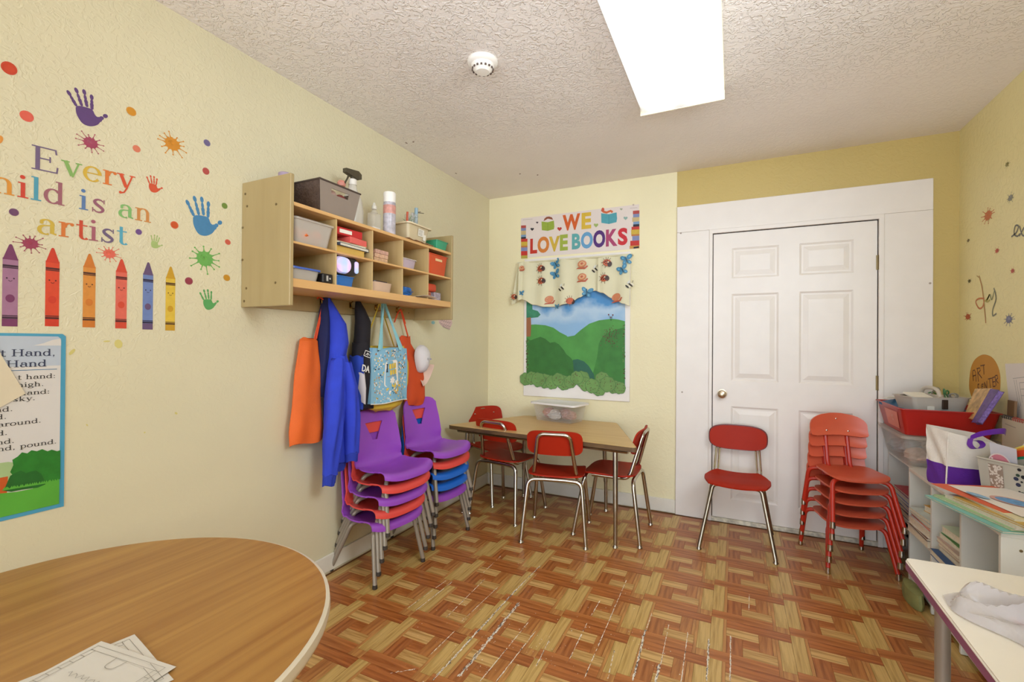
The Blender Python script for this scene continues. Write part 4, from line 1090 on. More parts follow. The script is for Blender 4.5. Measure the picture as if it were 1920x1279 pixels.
m_pw = mat('print_white','#ece6da',.8,var=0); m_py = mat('print_yellow','#e2c04a',.8,var=0); m_pk = mat('print_black','#2a2a34',.8,var=0); m_pt = mat('print_tan','#c98f5a',.8,var=0); m_pd = mat('print_teal','#3f7f9c',.8,var=0)
A_.add(rrect(.125,.145,.02,4,-.0,.165), m_pw, 0)
for (u, v, w_, h_) in ((-.018,.205,.022,.03),(.008,.205,.02,.03),(.034,.205,.02,.03),(-.012,.17,.02,.028),(.012,.17,.02,.028),(.036,.17,.018,.028)): A_.add(rrect(w_,h_,.004,2,u,v), m_py, 1)
A_.line([(-.045,.178),(-.045,.218)], .009, m_pk, 2); A_.line([(-.053,.22),(-.037,.22)], .004, m_pk, 2); A_.line([(-.053,.177),(-.037,.177)], .004, m_pk, 2)
for k in range(16): A_.line([(-.045+k*.006,.148),(-.042+k*.006,.152)], .0022, m_pt, 2)
for k in range(7): A_.add(ell(-.0+.012*math.cos(k*.9),.125+.012*math.sin(k*.9),.011,.006,9,k*.9), m_pw, 2)
for k in range(330):
    u = random.uniform(-.142,.142); v = random.uniform(.01,.298)
    if abs(u) < .068 and .085 < v < .245: continue
    r = random.uniform(.003,.0075); A_.add(ell(u,v,r,r*random.uniform(.4,1),7,random.random()*3), random.choice([m_pw,m_py,m_pw,m_pd,m_pt,m_pw]), 1)
    if random.random() < .35: A_.add(ell(u,v,r*.4,r*.4,6), random.choice([m_pk,m_py]), 2)
for k in range(16):
    u = .02+random.uniform(-.06,.06); v = .075+random.uniform(-.025,.03); A_.add(ell(u,v,.011,.006,9,random.random()*3), random.choice([m_py,m_pw,m_py,m_pt]), 1)
for (u, v) in ((-.12,.295),(.02,.29),(.035,.285),(.01,.275),(-.13,.19),(-.105,.195),(.12,.19),(.14,.155),(-.09,.16),(.11,.2)): A_.add(ell(u,v,.007,.0035,8,.6), m_pk, 2); A_.add(ell(u+.006,v+.004,.004,.002,8,-.6), m_pw, 2)
A_.build('print', to, kind='stuff')
# right-most: orange apron + white cap
a2 = thing('apron', 'orange-red apron hanging on the last hook, mostly behind the yellow bag', 'apron')
drape(a2, 'body', [(1.265,.045,-1.19,.05,.014,0),(1.22,.045,-1.19,.055,.016,0),(1.10,.05,-1.13,.09,.03,0),(.98,.055,-1.10,.10,.036,0),(.86,.055,-1.10,.095,.036,0),(.82,.05,-1.10,.088,.03,0)], m_apr2, 4, .2, ph=.5)
q = MB(); q.tube(bez([(.048,-1.239,1.43),(.05,-1.21,1.36),(.05,-1.165,1.26)],6), .0045, 6); q.tube(bez([(.048,-1.239,1.435),(.052,-1.27,1.41),(.05,-1.30,1.35)],6), .0045, 6); q.tube(bez([(.048,-1.239,1.435),(.055,-1.225,1.40),(.055,-1.20,1.345)],6), .0035, 6)
q.build('tie', m_strap, a2, smooth=True)
q = MB(); q.tube(bez([(.05,-1.015,.96),(.055,-1.01,.88),(.05,-1.012,.80)],6), .003, 6); q.build('waist_tie', m_strap, a2)
cpn = thing('cap', 'white cap hanging beside the orange-red apron', 'hat', (.105,-1.075,1.12))
def fc(a, b_):
    th = a*2*PI; ph_ = b_*PI/2
    r = math.cos(ph_)
    return Vector((.055*math.sin(ph_)-.02, .068*r*math.cos(th)*(1+.1*math.sin(th*3)), .098*r*math.sin(th)*(1+.06*math.cos(th*2))))
q = MB(); q.grid(fc, 28, 8, thick=.002); q.build('crown', mat('white_cotton','#d8d2d2',.8,var=.04), cpn, smooth=True)
q = MB(); q.grid(lambda a,b_: Vector((-.02+.03*b_-.02*math.cos((a-.5)*2.6), .075*math.cos(-.9+(a-.5)*1.5)*(1+.55*b_), -.02+.105*math.sin(-.9+(a-.5)*1.5)*(1+.5*b_))), 12, 5, thick=.002); q.build('brim', mat('pale_pink_cotton','#d9b9a8',.8), cpn, smooth=True)
q = MB(); lump(q, (.058,0,0), .005); q.build('button', mat('lavender_button','#9a8cae',.6), cpn)
# ================================================================ left wall decals and poster
ML = lambda u, v, h: Vector((h, u, v))
def col(h, r=.55): return mat('print_'+h.strip('#'), h, r, var=.05, vscale=60)
def L(px, py): p = at(px, py, 'x', 0); return p.y, p.z
A = Art(ML)
rb = ['#6f5a7c','#86ae5c','#d4ad38','#d9762c','#d24c24']
write(A, 'Every', L(62,318)[0]-.004, 1.748, .106, [col(c) for c in rb], slope=.055, track=.0005)
tag(A.build('wall_lettering'), 'coloured serif word "Every" at the top of the lettering on the left wall', 'wall decal', 'lettering decals on the left wall')
A = Art(ML)
cc = ['#4f8aa0','#d9902c','#cc3c22','#4a98b0','#9c5c68','#5878a8','#94586c','#80b468','#cc8844']
uu = write(A, 'Child', -3.072, 1.652, .1, [col(c) for c in cc[:5]], slope=.012, track=.002)
tag(A.build('wall_lettering'), 'coloured serif word "Child", cut by the left edge of the photo', 'wall decal', 'lettering decals on the left wall')
A = Art(ML); uu = write(A, 'is', uu+.03, 1.6555, .1, [col(c) for c in cc[5:7]], slope=.012, track=.002)
tag(A.build('wall_lettering'), 'blue and mauve serif word "is" in the middle line of the lettering', 'wall decal', 'lettering decals on the left wall')
A = Art(ML); write(A, 'an', uu+.03, 1.657, .1, [col(c) for c in cc[7:]], slope=.012, track=.002)
tag(A.build('wall_lettering'), 'green and tan serif word "an" at the end of the middle line', 'wall decal', 'lettering decals on the left wall')
A = Art(ML)
ac = ['#ccac3c','#d4742c','#c84422','#a45868','#6c5878','#54a4bc']
write(A, 'artist', -2.905, 1.553, .103, [col(c) for c in ac], slope=.04, track=.0)
tag(A.build('wall_lettering'), 'coloured serif word "artist" just above the crayon decals', 'wall decal', 'lettering decals on the left wall')
def crayon(px, ptop, pbot, body, tip, dark, label):
    y0, zt = L(px, ptop); _, zb = L(px, pbot)
    hw = .0165; a = Art(ML); H_ = zt-zb
    a.add([(y0-hw,zb),(y0+hw,zb),(y0+hw,zt-H_*.17),(y0-hw,zt-H_*.17)], col(body), 0)
    a.add([(y0-hw,zt-H_*.19),(y0+hw,zt-H_*.19),(y0+hw*.25,zt-.004),(y0+hw*.12,zt),(y0-hw*.12,zt),(y0-hw*.25,zt-.004)], col(tip), 1)
    a.add([(y0-hw,zb),(y0+hw,zb),(y0+hw,zb+H_*.09),(y0-hw,zb+H_*.09)], col(tip), 1)
    for f, wd in ((.735,.006),(.712,.003),(.105,.006),(.13,.0028)): a.line([(y0-hw,zb+H_*f),(y0+hw,zb+H_*f)], wd, col(dark), 2)
    a.add(ell(y0,zb+H_*.34,hw*.6,hw*.72,18), col(tip), 2)
    for s in (-1,1): a.add(ell(y0+s*.0075,zb+H_*.585,.0022,.0022,8), col(dark), 3)
    a.line(bez([(y0-.004,zb+H_*.56),(y0,zb+H_*.548),(y0+.004,zb+H_*.56)],3), .0014, col(dark), 3)
    tag(a.build('crayon_decal'), label, 'wall decal', 'crayon decals in a row')
for a_ in ((20,458,612,'#a0708e','#74305c','#3a1830','purple crayon wall decal, leftmost of the six crayons'),
           (99,465,612,'#d8441e','#cc3414','#4c120c','red-orange crayon wall decal, second from the left'),
           (168,476,614,'#d68a34','#cc7420','#4c240c','orange crayon wall decal with a sleepy face'),
           (228,486,616,'#dc6450','#d04428','#501410','coral pink crayon wall decal, fourth in the row'),
           (278,492,618,'#6c80b4','#644c70','#281c38','blue-violet crayon wall decal, fifth in the row'),
           (320,500,620,'#dcb83c','#c8981c','#54340c','yellow crayon wall decal, rightmost of the six crayons')): crayon(*a_)
def dot(px, py, wpx, hpx, c, label):
    (y0, z0), (y1, _), (_, z1) = L(px, py), L(px+wpx/2, py), L(px, py-hpx/2)
    a = Art(ML); a.add(ell(y0,z0,y1-y0,z1-z0,18,-.35), col(c), 0); a.add(ell(y0,z0,(y1-y0)*.78,(z1-z0)*.75,18,-.35), mat('printlt_'+c.strip('#'), c, .25, var=.1), 1)
    tag(a.build('dot_decal'), label, 'wall decal', 'paint dot decals on the left wall')
for d_ in ((17,128,31,24,'#c83c14','large red-orange dot decal near the top left corner'),(50,218,27,20,'#dc5a44','coral red dot decal left of the purple handprint'),
           (-2,262,14,18,'#dc9030','orange dot decal cut by the left photo edge'),(246,209,19,16,'#d08c20','ochre dot decal right of the purple handprint'),
           (256,279,15,13,'#d87858','small salmon dot decal left of the orange splat'),(388,268,13,12,'#70648c','small violet dot decal above the brick-red dot'),
           (386,321,13,13,'#b04840','brick-red dot decal right of the small red handprint'),(26,398,19,14,'#6c3c64','dark purple dot decal left of the word artist'),
           (327,422,15,14,'#d0582c','orange-red dot decal left of the blue handprint'),(421,386,11,11,'#708840','olive green dot decal beside the blue handprint'),
           (260,435,12,11,'#70508c','purple dot decal right after the word artist'),(427,454,11,10,'#cc604c','small red dot decal above the green splat'),
           (354,527,15,14,'#943c4c','maroon dot decal right of the yellow crayon'),(425,521,13,12,'#c48c28','ochre dot decal left of the shelf, above the green handprint')): dot(*d_)
def splat(M, c0, rx, rz, c, label, name='splat_decal', n=12, grp='paint splat decals', sd=0, parent=None):
    rnd = random.Random(sd+int(rx*1e5)); a = Art(M); u, v = c0
    pts = []
    for k in range(n*4):
        an = 2*PI*k/(n*4); rr = 1+.14*math.sin(an*n+rnd.random())*rnd.random(); pts.append((u+rx*.62*rr*math.cos(an), v+rz*.62*rr*math.sin(an)))
    a.add(pts, col(c), 0)
    a.add(ell(u-rx*.1,v+rz*.1,rx*.25,rz*.25,12), mat('splatlt_'+c.strip('#'), c, .2, var=.3, vscale=80), 1)
    for k in range(n):
        an = 2*PI*(k+rnd.random()*.5)/n; l = rnd.uniform(.85,1.3)
        p = [(u+rx*f*math.cos(an), v+rz*f*math.sin(an)) for f in (.5,.8,l)]
        a.line(p, [rx*.16,rx*.06,rx*.05], col(c), 0); a.add(ell(p[2][0],p[2][1],rx*.07,rz*.07,8), col(c), 0)
    tag(a.build(name), label, 'wall decal', grp)
for (px,py,wp,c,lb) in ((170,268,44,'#a03c58','magenta splat decal under the purple handprint'),(323,270,46,'#d08820','orange splat decal right of the salmon dot'),
                      (57,457,48,'#983450','magenta splat decal above the first two crayons'),(205,476,36,'#dc6450','coral splat decal between the orange and coral crayons'),(384,485,50,'#68a850','green splat decal between the two right handprints')):
    y0, z0 = L(px,py); r = (L(px+wp/2,py)[0]-y0); splat(ML, (y0,z0), r, r*.9, c, lb, sd=px)
def hand(px, py, wp, c, label, rot=0, mir=1, seg=True):
    y0, z0 = L(px, py); s = (L(px+wp/2,py)[0]-L(px-wp/2,py)[0]); a = Art(ML)
    def T(x, y):
        x *= mir; return (y0+s*(x*math.cos(rot)-y*math.sin(rot)), z0+s*(x*math.sin(rot)+y*math.cos(rot)))
    m = col(c)
    def E_(cx, cy, rx, ry, r_=0, lay=0): a.add([T(x,y) for x,y in ell(cx,cy,rx,ry,14,r_)], m, lay)
    a.add([T(x,y) for x,y in bez([(-.26,.05),(-.18,.12),(0,.13),(.14,.1),(.2,-.05),(.32,-.12),(.22,-.3),(.02,-.4),(-.16,-.36),(-.26,-.15),(-.26,.05)],5)[:-1]], m, 0)
    for (bx,by,ang,ln) in ((-.25,.14,.38,.34),(-.11,.19,.17,.42),(.02,.2,.02,.42),(.14,.16,-.12,.36)):
        dx, dy = -math.sin(ang), math.cos(ang)
        for f, rr in ((.02,.045),(.22,.05),(.48,.042),(.56,.035),(.86,.052)): E_(bx+dx*ln*f, by+dy*ln*f, rr*.9, rr*1.55, ang)
        a.line([T(bx+dx*ln*f, by+dy*ln*f) for f in (0,.55)], s*.055, m, 0)
    for f, rr in ((.0,.07),(.3,.05),(.75,.055)): E_(.27+.24*f, -.14+.2*f, rr, rr*1.3, -.9)
    a.line([T(.22,-.2),T(.33,-.1)], s*.08, m, 0)
    tag(a.build('handprint_decal'), label, 'wall decal', 'handprint decals')
hand(163,210,80,'#5c3c74','large purple handprint decal above the lettering', .15)
hand(288,349,34,'#d0502c','small orange-red handprint decal at the end of the word Every', .0)
hand(381,414,72,'#4480ac','blue handprint decal left of the shelf', .1)
hand(291,456,28,'#a4b870','small pale green handprint decal over the crayons', -.2)
hand(391,566,38,'#58a058','small green handprint decal low on the wall by the shelf', .1)
for i_, (px,py,c) in enumerate(((812,605,'#8cbcc0'),)):
    a = Art(ML); y0, z0 = L(px,py); a.add(ell(y0,z0,.022,.012,14), col(c), 0); tag(a.build('dot_decal'), 'pale blue half-hidden decal under the right end of the shelf', 'wall decal')
# ornament sticker with tiny black lettering under the shelf end
a = Art(ML)
pp = [L(x,y) for x,y in ((822,598),(846,597),(848,606),(843,618),(830,613),(823,606))]
a.add(pp, col('#d8b8b4'), 0)
def scrib(a, p0, p1, amp, n, wd, m, lay=2):
    pts = []
    for k in range(n):
        f = k/(n-1); pts.append((p0[0]+(p1[0]-p0[0])*f+random.uniform(-1,1)*amp*.3, p0[1]+(p1[1]-p0[1])*f+amp*math.sin(k*2.3)))
    a.line(pts, wd, m, lay)
mk = mat('ink_dark','#3a3030',.6,var=0)
for (p0_,p1_) in (((824,600),(845,606)),((824,606),(844,613)),((830,612),(843,618))): scrib(a, L(*p0_), L(*p1_), .009, 16, .0025, mk)
tag(a.build('lettered_sticker'), 'pinkish sticker with small dark lettering under the right end of the shelf', 'wall decal')
# ---- nursery rhyme poster
po = thing('rhyme_poster', 'blue-bordered rhyme poster about right and left hands with green bushes', 'poster')
y1, zt_ = L(123,627); zb_ = .693; zt_ = 1.245; y0 = -3.27
m_pb = mat('poster_blue', '#4c9cbc', .3, var=.03); m_pw2 = mat('poster_white', '#d8d2cc', .3, var=.02); m_ps = mat('poster_sky', '#b8c0cc', .3, var=.05)
q = MB(); q.poly([(.0025,u,v) for u,v in ([(y0,zb_),(y1,zb_)]+[(y1,zt_-.008),(y1-.008,zt_),(y0,zt_)])], .002, (-1,0,0)); q.build('sheet', m_pb, po)
a = Art(lambda u,v,h: Vector((h+.0022,u,v)))
bw = .012
a.add([(y0,zb_+bw),(y1-bw,zb_+bw),(y1-bw,zt_-bw*1.3),(y1-bw*1.6,zt_-bw*.7),(y0,zt_-bw*.7)], m_pw2, 0)
a.add([(y0,1.145),(y1-bw,1.145),(y1-bw,zt_-bw*1.3),(y1-bw*1.6,zt_-bw*.7),(y0,zt_-bw*.7)], m_ps, 1)
a.add([(y1-bw-.065,1.208),(y1-bw-.04,1.216),(y1-bw-.02,1.226),(y1-bw-.004,1.23),(y1-bw,1.225),(y1-bw,1.208)], m_pw2, 2)
gz = L(60,895)[1]
m_g1 = mat('poster_bush','#2c7a2c',.3,var=.12,vscale=40); m_g2 = mat('poster_grass','#5aa83c',.3,var=.06); m_g3 = mat('poster_bush_dark','#24662a',.3,var=.1,vscale=40); m_gl = mat('poster_pale','#a8c088',.3)
def PZ(px,py): return L(px,py)
a.add([(y0,PZ(0,868)[1])]+[PZ(0,868),PZ(15,866),PZ(28,868),PZ(30,900),PZ(0,905)]+[(y0,PZ(0,905)[1])], m_gl, 2)
a.add([(y0,PZ(0,898)[1]),PZ(14,893),PZ(12,925),(y0,PZ(0,925)[1])], mat('poster_orange','#c85a28',.3), 3)
a.add([(y0,PZ(0,925)[1]),PZ(0,925),PZ(30,922),PZ(60,916),PZ(85,905),PZ(100,900),PZ(112,899),(y1-bw,PZ(112,899)[1]),(y1-bw,zb_+bw),(y0,zb_+bw)], m_g2, 4)
bush = [PZ(x,y) for x,y in ((18,885),(24,872),(22,862),(32,856),(40,848),(50,850),(58,844),(68,846),(78,842),(88,846),(96,843),(106,846),(112,844),(112,898),(100,902),(80,908),(40,912))]
a.add(bush, m_g1, 5)
a.add([PZ(x,y) for x,y in ((6,920),(12,905),(18,892),(28,886),(38,882),(48,887),(56,884),(66,882),(76,888),(82,900),(84,908),(70,914),(40,918),(20,922))], m_g3, 6)
for k in range(24): 
    p_ = PZ(6+4.4*k, 918-.9*k*.8); a.add([(p_[0]-.004,p_[1]-.002),(p_[0]+.004,p_[1]-.002),(p_[0]+random.uniform(-.003,.003),p_[1]+.008)], m_g2, 7)
m_tn = mat('poster_navy','#343a54',.5,var=0); m_tk = mat('poster_black','#2a2624',.5,var=0)
def rt_(txt, rx, by, size, m, xs=1.15, T=.12):
    u, v = L(rx, by); write(a, txt, u, v, size, m, lay=3, right=True, xs=xs, T=T, t=.045)
rt_('Right Hand,', 104, 667, .030, m_tn, 1.3, .13); rt_('Left Hand', 87, 687, .030, m_tn, 1.3, .13)
u_, v_ = L(106,692); a.line([(y0,v_),(u_,v_)], .0018, col('#4878a0'), 3)
for txt, rx, by in (('right hand:',104,708.5),('it up high.',82,723.5),('left hand:',93,737.6),('the sky.',66,750),('hand.',24,770.5),('d.',12.5,785),('em around.',77,792),('d.',14,815),('hand.',27,830),('pound, pound.',106,831)):
    rt_(txt, rx, by, .0205, m_tk, 1.42)
a.build('print', po)
q = MB(); q.poly([(.0065,*L(x,y)) for x,y in ((-16,632),(2,668),(46,738),(20,752),(-16,772))], .001, (-1,0,0)); q.build('cream_note', mat('cream_paper','#dccdb0',.6), po)

# ================================================================ back wall: banner
ban = thing('book_banner', 'white banner reading WE LOVE BOOKS above the window', 'banner')
bt, bb_ = 2.283, 1.948
q = MB(); q.box((.306,-.0025,bb_),(1.285,-.0005,bt)); q.build('sheet', mat('banner_white','#e2d4cc',.35,var=.02), ban)
MBk = lambda u, v, h: Vector((u, -.0025-h, v))
def Bz(X, Y, ox=970, oy=375, s=8.0): p = at(ox+X/s, oy+Y/s, 'y', 0); return p.x, p.z
def fit(ch, X0, X1, Y0, Y1, c, bold=.045):
    x0 = Bz(X0,(Y0+Y1)/2)[0]; x1 = Bz(X1,(Y0+Y1)/2)[0]; z1 = Bz((X0+X1)/2,Y0)[1]; z0 = Bz((X0+X1)/2,Y1)[1]
    o = font_text('letter', ch, 1, mat('banner_'+c.strip('#'), c, .4, var=.04, vscale=30), ban, Matrix(), bold, thick=.0)
    me = o.data; xs_ = [v.co.x for v in me.vertices]; ys_ = [v.co.y for v in me.vertices]
    a0, a1, b0, b1 = min(xs_), max(xs_), min(ys_), max(ys_)
    for v in me.vertices:
        v.co = Vector((x0+(v.co.x-a0)/(a1-a0)*(x1-x0), -.0033, z0+(v.co.y-b0)/(b1-b0)*(z1-z0)))
for f_ in (('W',680,945,215,455,'#cf5a1c'),('E',965,1110,190,435,'#d4b038'),('L',195,300,580,805,'#c03020'),('O',305,480,550,795,'#d07a30'),('V',475,640,545,775,'#ccaa38'),('E',640,760,520,760,'#9cac40'),
           ('B',820,950,505,740,'#5ca4a4'),('O',955,1135,480,730,'#649cc4'),('O',1140,1320,455,715,'#4c2070'),('K',1330,1505,440,695,'#a83c68'),('S',1510,1655,420,680,'#c8202c')): fit(*f_)
a = Art(MBk, .0006)
def px_poly(pts, c, lay=0, **k): a.add([Bz(*p) for p in pts], col(c), lay)
lb_ = ['#b04840','#7c88b0','#c8b07c','#7898b8','#201c2c','#c03428','#c8a838','#b8743c','#8088b0','#c02c24','#b0a040']
ys_ = [385,425,465,525,560,585,630,690,715,770,835,880]
for k in range(11): px_poly([(58,ys_[k]),(132+(k>4)*22,ys_[k]-4),(132+(k>4)*22,ys_[k+1]-4),(58,ys_[k+1])], lb_[k])
a.build('book_stack_print', ban); a = Art(MBk, .0006)
ys_ = [165,215,265,330,370,405,450,520,545,615,690,735]; xs0 = [1735,1738,1725,1740,1738,1715,1708,1712,1725,1695,1685]
lb_[10] = '#c89040'
for k in range(11): px_poly([(xs0[k],ys_[k]),(1832,ys_[k]-8),(1832,ys_[k+1]-8),(xs0[k],ys_[k+1])], lb_[k])
px_poly([(1745,705),(1825,695),(1825,720),(1745,732)], '#1c1820', 1)
a.build('book_stack_print', ban); a = Art(MBk, .0006)
px_poly([(365,325),(460,335),(550,310),(558,400),(550,440),(460,465),(370,455)], '#94a838'); a.line([Bz(460,335),Bz(460,465)], .003, col('#7c9030'), 1)
a.add([Bz(*p) for p in [(395,320),(410,280),(440,255),(480,250),(520,262),(540,300),(500,290),(460,282),(430,300)]], col('#8c4a2c'), 1)
a.build('reader_icon', ban); a = Art(MBk, .0006)
px_poly([(1258,200),(1375,215),(1490,188),(1498,280),(1488,335),(1375,362),(1262,345)], '#4c9ca8'); a.line([Bz(1375,215),Bz(1375,360)], .003, col('#38808c'), 1)
a.line([Bz(*p) for p in [(1290,125),(1270,160),(1300,180),(1340,190),(1400,165),(1430,185)]], .017, col('#cc6438'), 1); a.add([Bz(*p) for p in ell(1285,145,22,28,12)], col('#c85438'), 2)
def heart(X, Y, r, c):
    pts = []
    for k in range(24):
        t_ = 2*PI*k/24; pts.append(Bz(X+r*1.0*(math.sin(t_)**3), Y-r*(13*math.cos(t_)-5*math.cos(2*t_)-2*math.cos(3*t_)-math.cos(4*t_))/16))
    a.add(pts, col(c), 1)
a.build('reader_icon', ban); a = Art(MBk, .0006)
for h_ in ((225,440,26,'#2c2428'),(300,340,18,'#4c3c44'),(635,435,34,'#b83428'),(1182,380,34,'#9cb060'),(1560,140,20,'#a4a88c'),(1625,275,30,'#88a8a0')): heart(*h_)
for (xa,ya,xb,yb) in ((85,300,230,288),(1690,125,1800,118)): a.line([Bz(xa,ya),Bz(xb,yb)], .003, col('#b4a89c'), 1)
a.add([Bz(*p) for p in ell(1742,75,16,14,10)], col('#c4b4a4'), 1)
a.build('small_print', ban, kind='stuff')
# ---- painted mural panel over the window
mu = thing('mural_panel', 'painted landscape panel of green hills covering the window', 'mural')
YM = -.020
def K(X, Y): p = at(940+X/3.28, 370+Y/3.28, 'y', YM); return p.x, p.z
MM = lambda u, v, h: Vector((u, YM-h, v))
tl, tr = K(155,400), K(760,380); bl, br = K(155,1110), K(760,1190)
q = MB(); q.poly([(tl[0],YM,1.9),(tr[0],YM,1.9),(br[0],YM,br[1]),(bl[0],YM,bl[1])], .006, (0,1,0))
sm_, sn, sb_ = nt_mat('painted_sky'); tcs = sn.nodes.new('ShaderNodeTexCoord'); sxs = sn.nodes.new('ShaderNodeSeparateXYZ'); nos = sn.nodes.new('ShaderNodeTexNoise'); nos.inputs['Scale'].default_value = 5; nos.inputs['Detail'].default_value = 4
mas = sn.nodes.new('ShaderNodeMath'); mas.operation = 'MULTIPLY_ADD'; mas.inputs[1].default_value = .35
crs = sn.nodes.new('ShaderNodeValToRGB'); mps = sn.nodes.new('ShaderNodeMapRange'); mps.inputs[1].default_value = 1.55; mps.inputs[2].default_value = 1.85
sn.links.new(tcs.outputs['Object'], nos.inputs['Vector']); sn.links.new(tcs.outputs['Object'], sxs.inputs[0]); sn.links.new(nos.outputs[0], mas.inputs[0]); sn.links.new(sxs.outputs[2], mas.inputs[2]); sn.links.new(mas.outputs[0], mps.inputs[0]); sn.links.new(mps.outputs[0], crs.inputs[0]); sn.links.new(crs.outputs[0], sb_.inputs['Base Color'])
crs.color_ramp.elements[0].color = srgb('#8cb4d8'); crs.color_ramp.elements[1].color = srgb('#3c78b0'); e3 = crs.color_ramp.elements.new(.35); e3.color = srgb('#b4cce0'); e3 = crs.color_ramp.elements.new(.6); e3.color = srgb('#4c90c8')
q.build('canvas', sm_, mu)
a = Art(MM)
mg1 = mat('hill_light','#4e9444',.6,var=.12,vscale=9); mg2 = mat('hill_dark','#34702e',.6,var=.14,vscale=14); mg3 = mat('hill_dark_right','#3a7c34',.6,var=.14,vscale=14); mg4 = mat('hill_teal','#28604c',.6,var=.15,vscale=12)
def kp(pts): return [K(*p) for p in pts]
a.add(kp([(405,858),(450,850),(490,815),(540,778),(600,757),(680,747),(720,752),(760,762),(760,1190),(560,1150),(400,1110)]), mg1, 0)
a.add(kp([(155,785),(210,782),(270,787),(320,802),(360,830),(400,850),(430,880),(520,1150),(155,1112)]), mg1, 1)
a.add(kp([(155,862),(180,880),(200,872),(240,858),(270,870),(300,895),(330,890),(355,905),(385,940),(400,965),(430,990),(450,1020),(470,1120),(155,1112)]), mg2, 2)
a.add(kp([(545,1140),(570,1060),(590,980),(600,900),(620,860),(650,835),(700,815),(760,800),(760,1190)]), mg3, 2)
a.add(kp([(440,1000),(470,995),(510,1010),(540,1040),(570,1090),(575,1140),(450,1120)]), mg4, 3)
a.add(kp([(155,610),(178,622),(190,650),(192,690),(225,700),(242,722),(225,738),(155,745)]), mat('tree_teal','#3a8464',.6,var=.2,vscale=30), 3)
a.add(kp([(155,742),(182,738),(184,800),(180,855),(155,858)]), mat('tree_trunk','#9c6440',.6,var=.1), 3)
mb1 = col('#4c3a1c'); mb2 = col('#6c2c34')
for k in range(95):
    X = random.gauss(668,26); Y = random.gauss(855,30)
    if 608 < X < 730 and 790 < Y < 925: c = K(X,Y); a.add(ell(c[0],c[1],.0035,.0035,6), random.choice([mb1,mb1,mb2]), 4)
for (x0_,y0_,x1_,y1_) in ((675,760,660,722),(675,760,686,724),(675,760,674,738)): a.line(kp([(x0_,y0_),(x1_,y1_)]), .003, col('#2c5c30'), 4); c = K(x1_,y1_); a.add(ell(*c,.006,.006,8), mb2, 5)
for X in (160,754):
    for k in range(40):
        c = K(X+random.uniform(-5,5), random.uniform(860 if X<200 else 770, 1100 if X<200 else 1180)); a.add(ell(c[0],c[1],.005,.008,7,random.random()*3), random.choice([mat('vine','#5c8444',.6),mb1,mat('vine2','#486c34',.6)]), 4)
a.build('painting', mu)
mbush = mat('bush_sage','#6c9450',.6,var=.12,vscale=20); medge = mat('bush_edge','#4c7440',.6)
cs_ = [(150,1118,34),(188,1112,36),(228,1122,40),(270,1130,40),(312,1138,38),(350,1120,36),(385,1140,42),(425,1135,36),(465,1110,38),(498,1118,46),(520,1150,40),(560,1160,42),(600,1175,44),(622,1120,44),(655,1150,46),(690,1165,40),(728,1172,36)]
for i_, (X,Y,r) in enumerate(cs_):
    a = Art(MM, .0015+.0004*(i_%3), .0003); c = K(X,Y); rr = K(X+r,Y)[0]-c[0]
    pts = [(c[0]+rr*(1+.06*math.sin(k*1.3+i_))*math.cos(2*PI*k/26), c[1]+rr*(1+.06*math.cos(k*1.7))*math.sin(2*PI*k/26)) for k in range(26)]
    a.add([(c[0]+(u-c[0])*1.07, c[1]+(v-c[1])*1.07) for u,v in pts], medge, 0); a.add(pts, mbush, 1)
    for k in range(10):
        an = random.uniform(0,2*PI); r2 = rr*.8*math.sqrt(random.random()); a.add(ell(c[0]+r2*math.cos(an), c[1]+r2*math.sin(an), .0034,.0034,6), mb1 if k%3 else mb2, 2)
    a.build('bush', mu)
# ---- valance
va = thing('valance', 'cream curtain valance printed with ladybugs, snails, bees and butterflies', 'curtain')
m_val = mat('valance_cotton','#ddd6b4',.8,bump=.1,bscale=250,var=.03)
def cyv(x): return -.060-.012*math.sin(x*38)-.008*math.sin(x*17+1)-(.012*math.exp(-((x-.985)/.012)**2))
def low(x):
    P_ = [(.34,1.60),(.37,1.585),(.45,1.545),(.55,1.525),(.64,1.525),(.75,1.545),(.85,1.59),(.915,1.635),(.96,1.64),(1.02,1.62),(1.10,1.575),(1.19,1.53),(1.235,1.51)]
    for (a0,b0),(a1,b1) in zip(P_,P_[1:]):
        if x <= a1: t_ = (x-a0)/(a1-a0); t_ = t_*t_*(3-2*t_); return b0+(b1-b0)*t_
    return P_[-1][1]
zt2 = lambda x: 1.905+.0*(x)
q = MB(); q.grid(lambda u,v: Vector((.345+.885*u, cyv(.345+.885*u)*(.75+.25*(1-v)), low(.345+.885*u)+(zt2(0)-low(.345+.885*u))*v)), 120, 12, thick=.0012)
q.build('cloth', m_val, va, smooth=True)
q = MB(); q.grid(lambda u,v: Vector((.345+.885*u, cyv(.345+.885*u)*(.75+.25*(1-v))-.0006, low(.345+.885*u)+.006*v)), 120, 1, thick=.002); q.build('hem', mat('valance_hem','#b89c6c',.8), va)
q = MB(); q.grid(lambda u,v: Vector((.262+.095*u+.02*(1-v)*(u-.6)+.035*v*(1-u), -.062+.018*math.sin(u*7+v)-.01*u, 1.565+.045*(u-.3)+(1.875-1.565)*v)), 16, 10, thick=.0012); q.build('side_tail', m_val, va, smooth=True)
q = MB(); q.tube([(.30,-.05,1.90),(1.24,-.05,1.90)], .006, 8); q.tube([(1.24,-.05,1.90),(1.24,-.001,1.90)], .006, 8); q.tube([(.32,-.05,1.90),(.32,-.001,1.90)], .006, 8); q.build('curtain_rod', m_val, va)
def K2(X, Y, yy=-.07): p = at(940+X/3.28, 370+Y/3.28, 'y', yy); return p.x, p.z
MV = lambda u, v, h: Vector((u, min(cyv(u), cyv(u)*(.75+.25*max(0,min(1,(1.905-v)/.33))))-.0012-h if u > .36 else -.084-h, v))
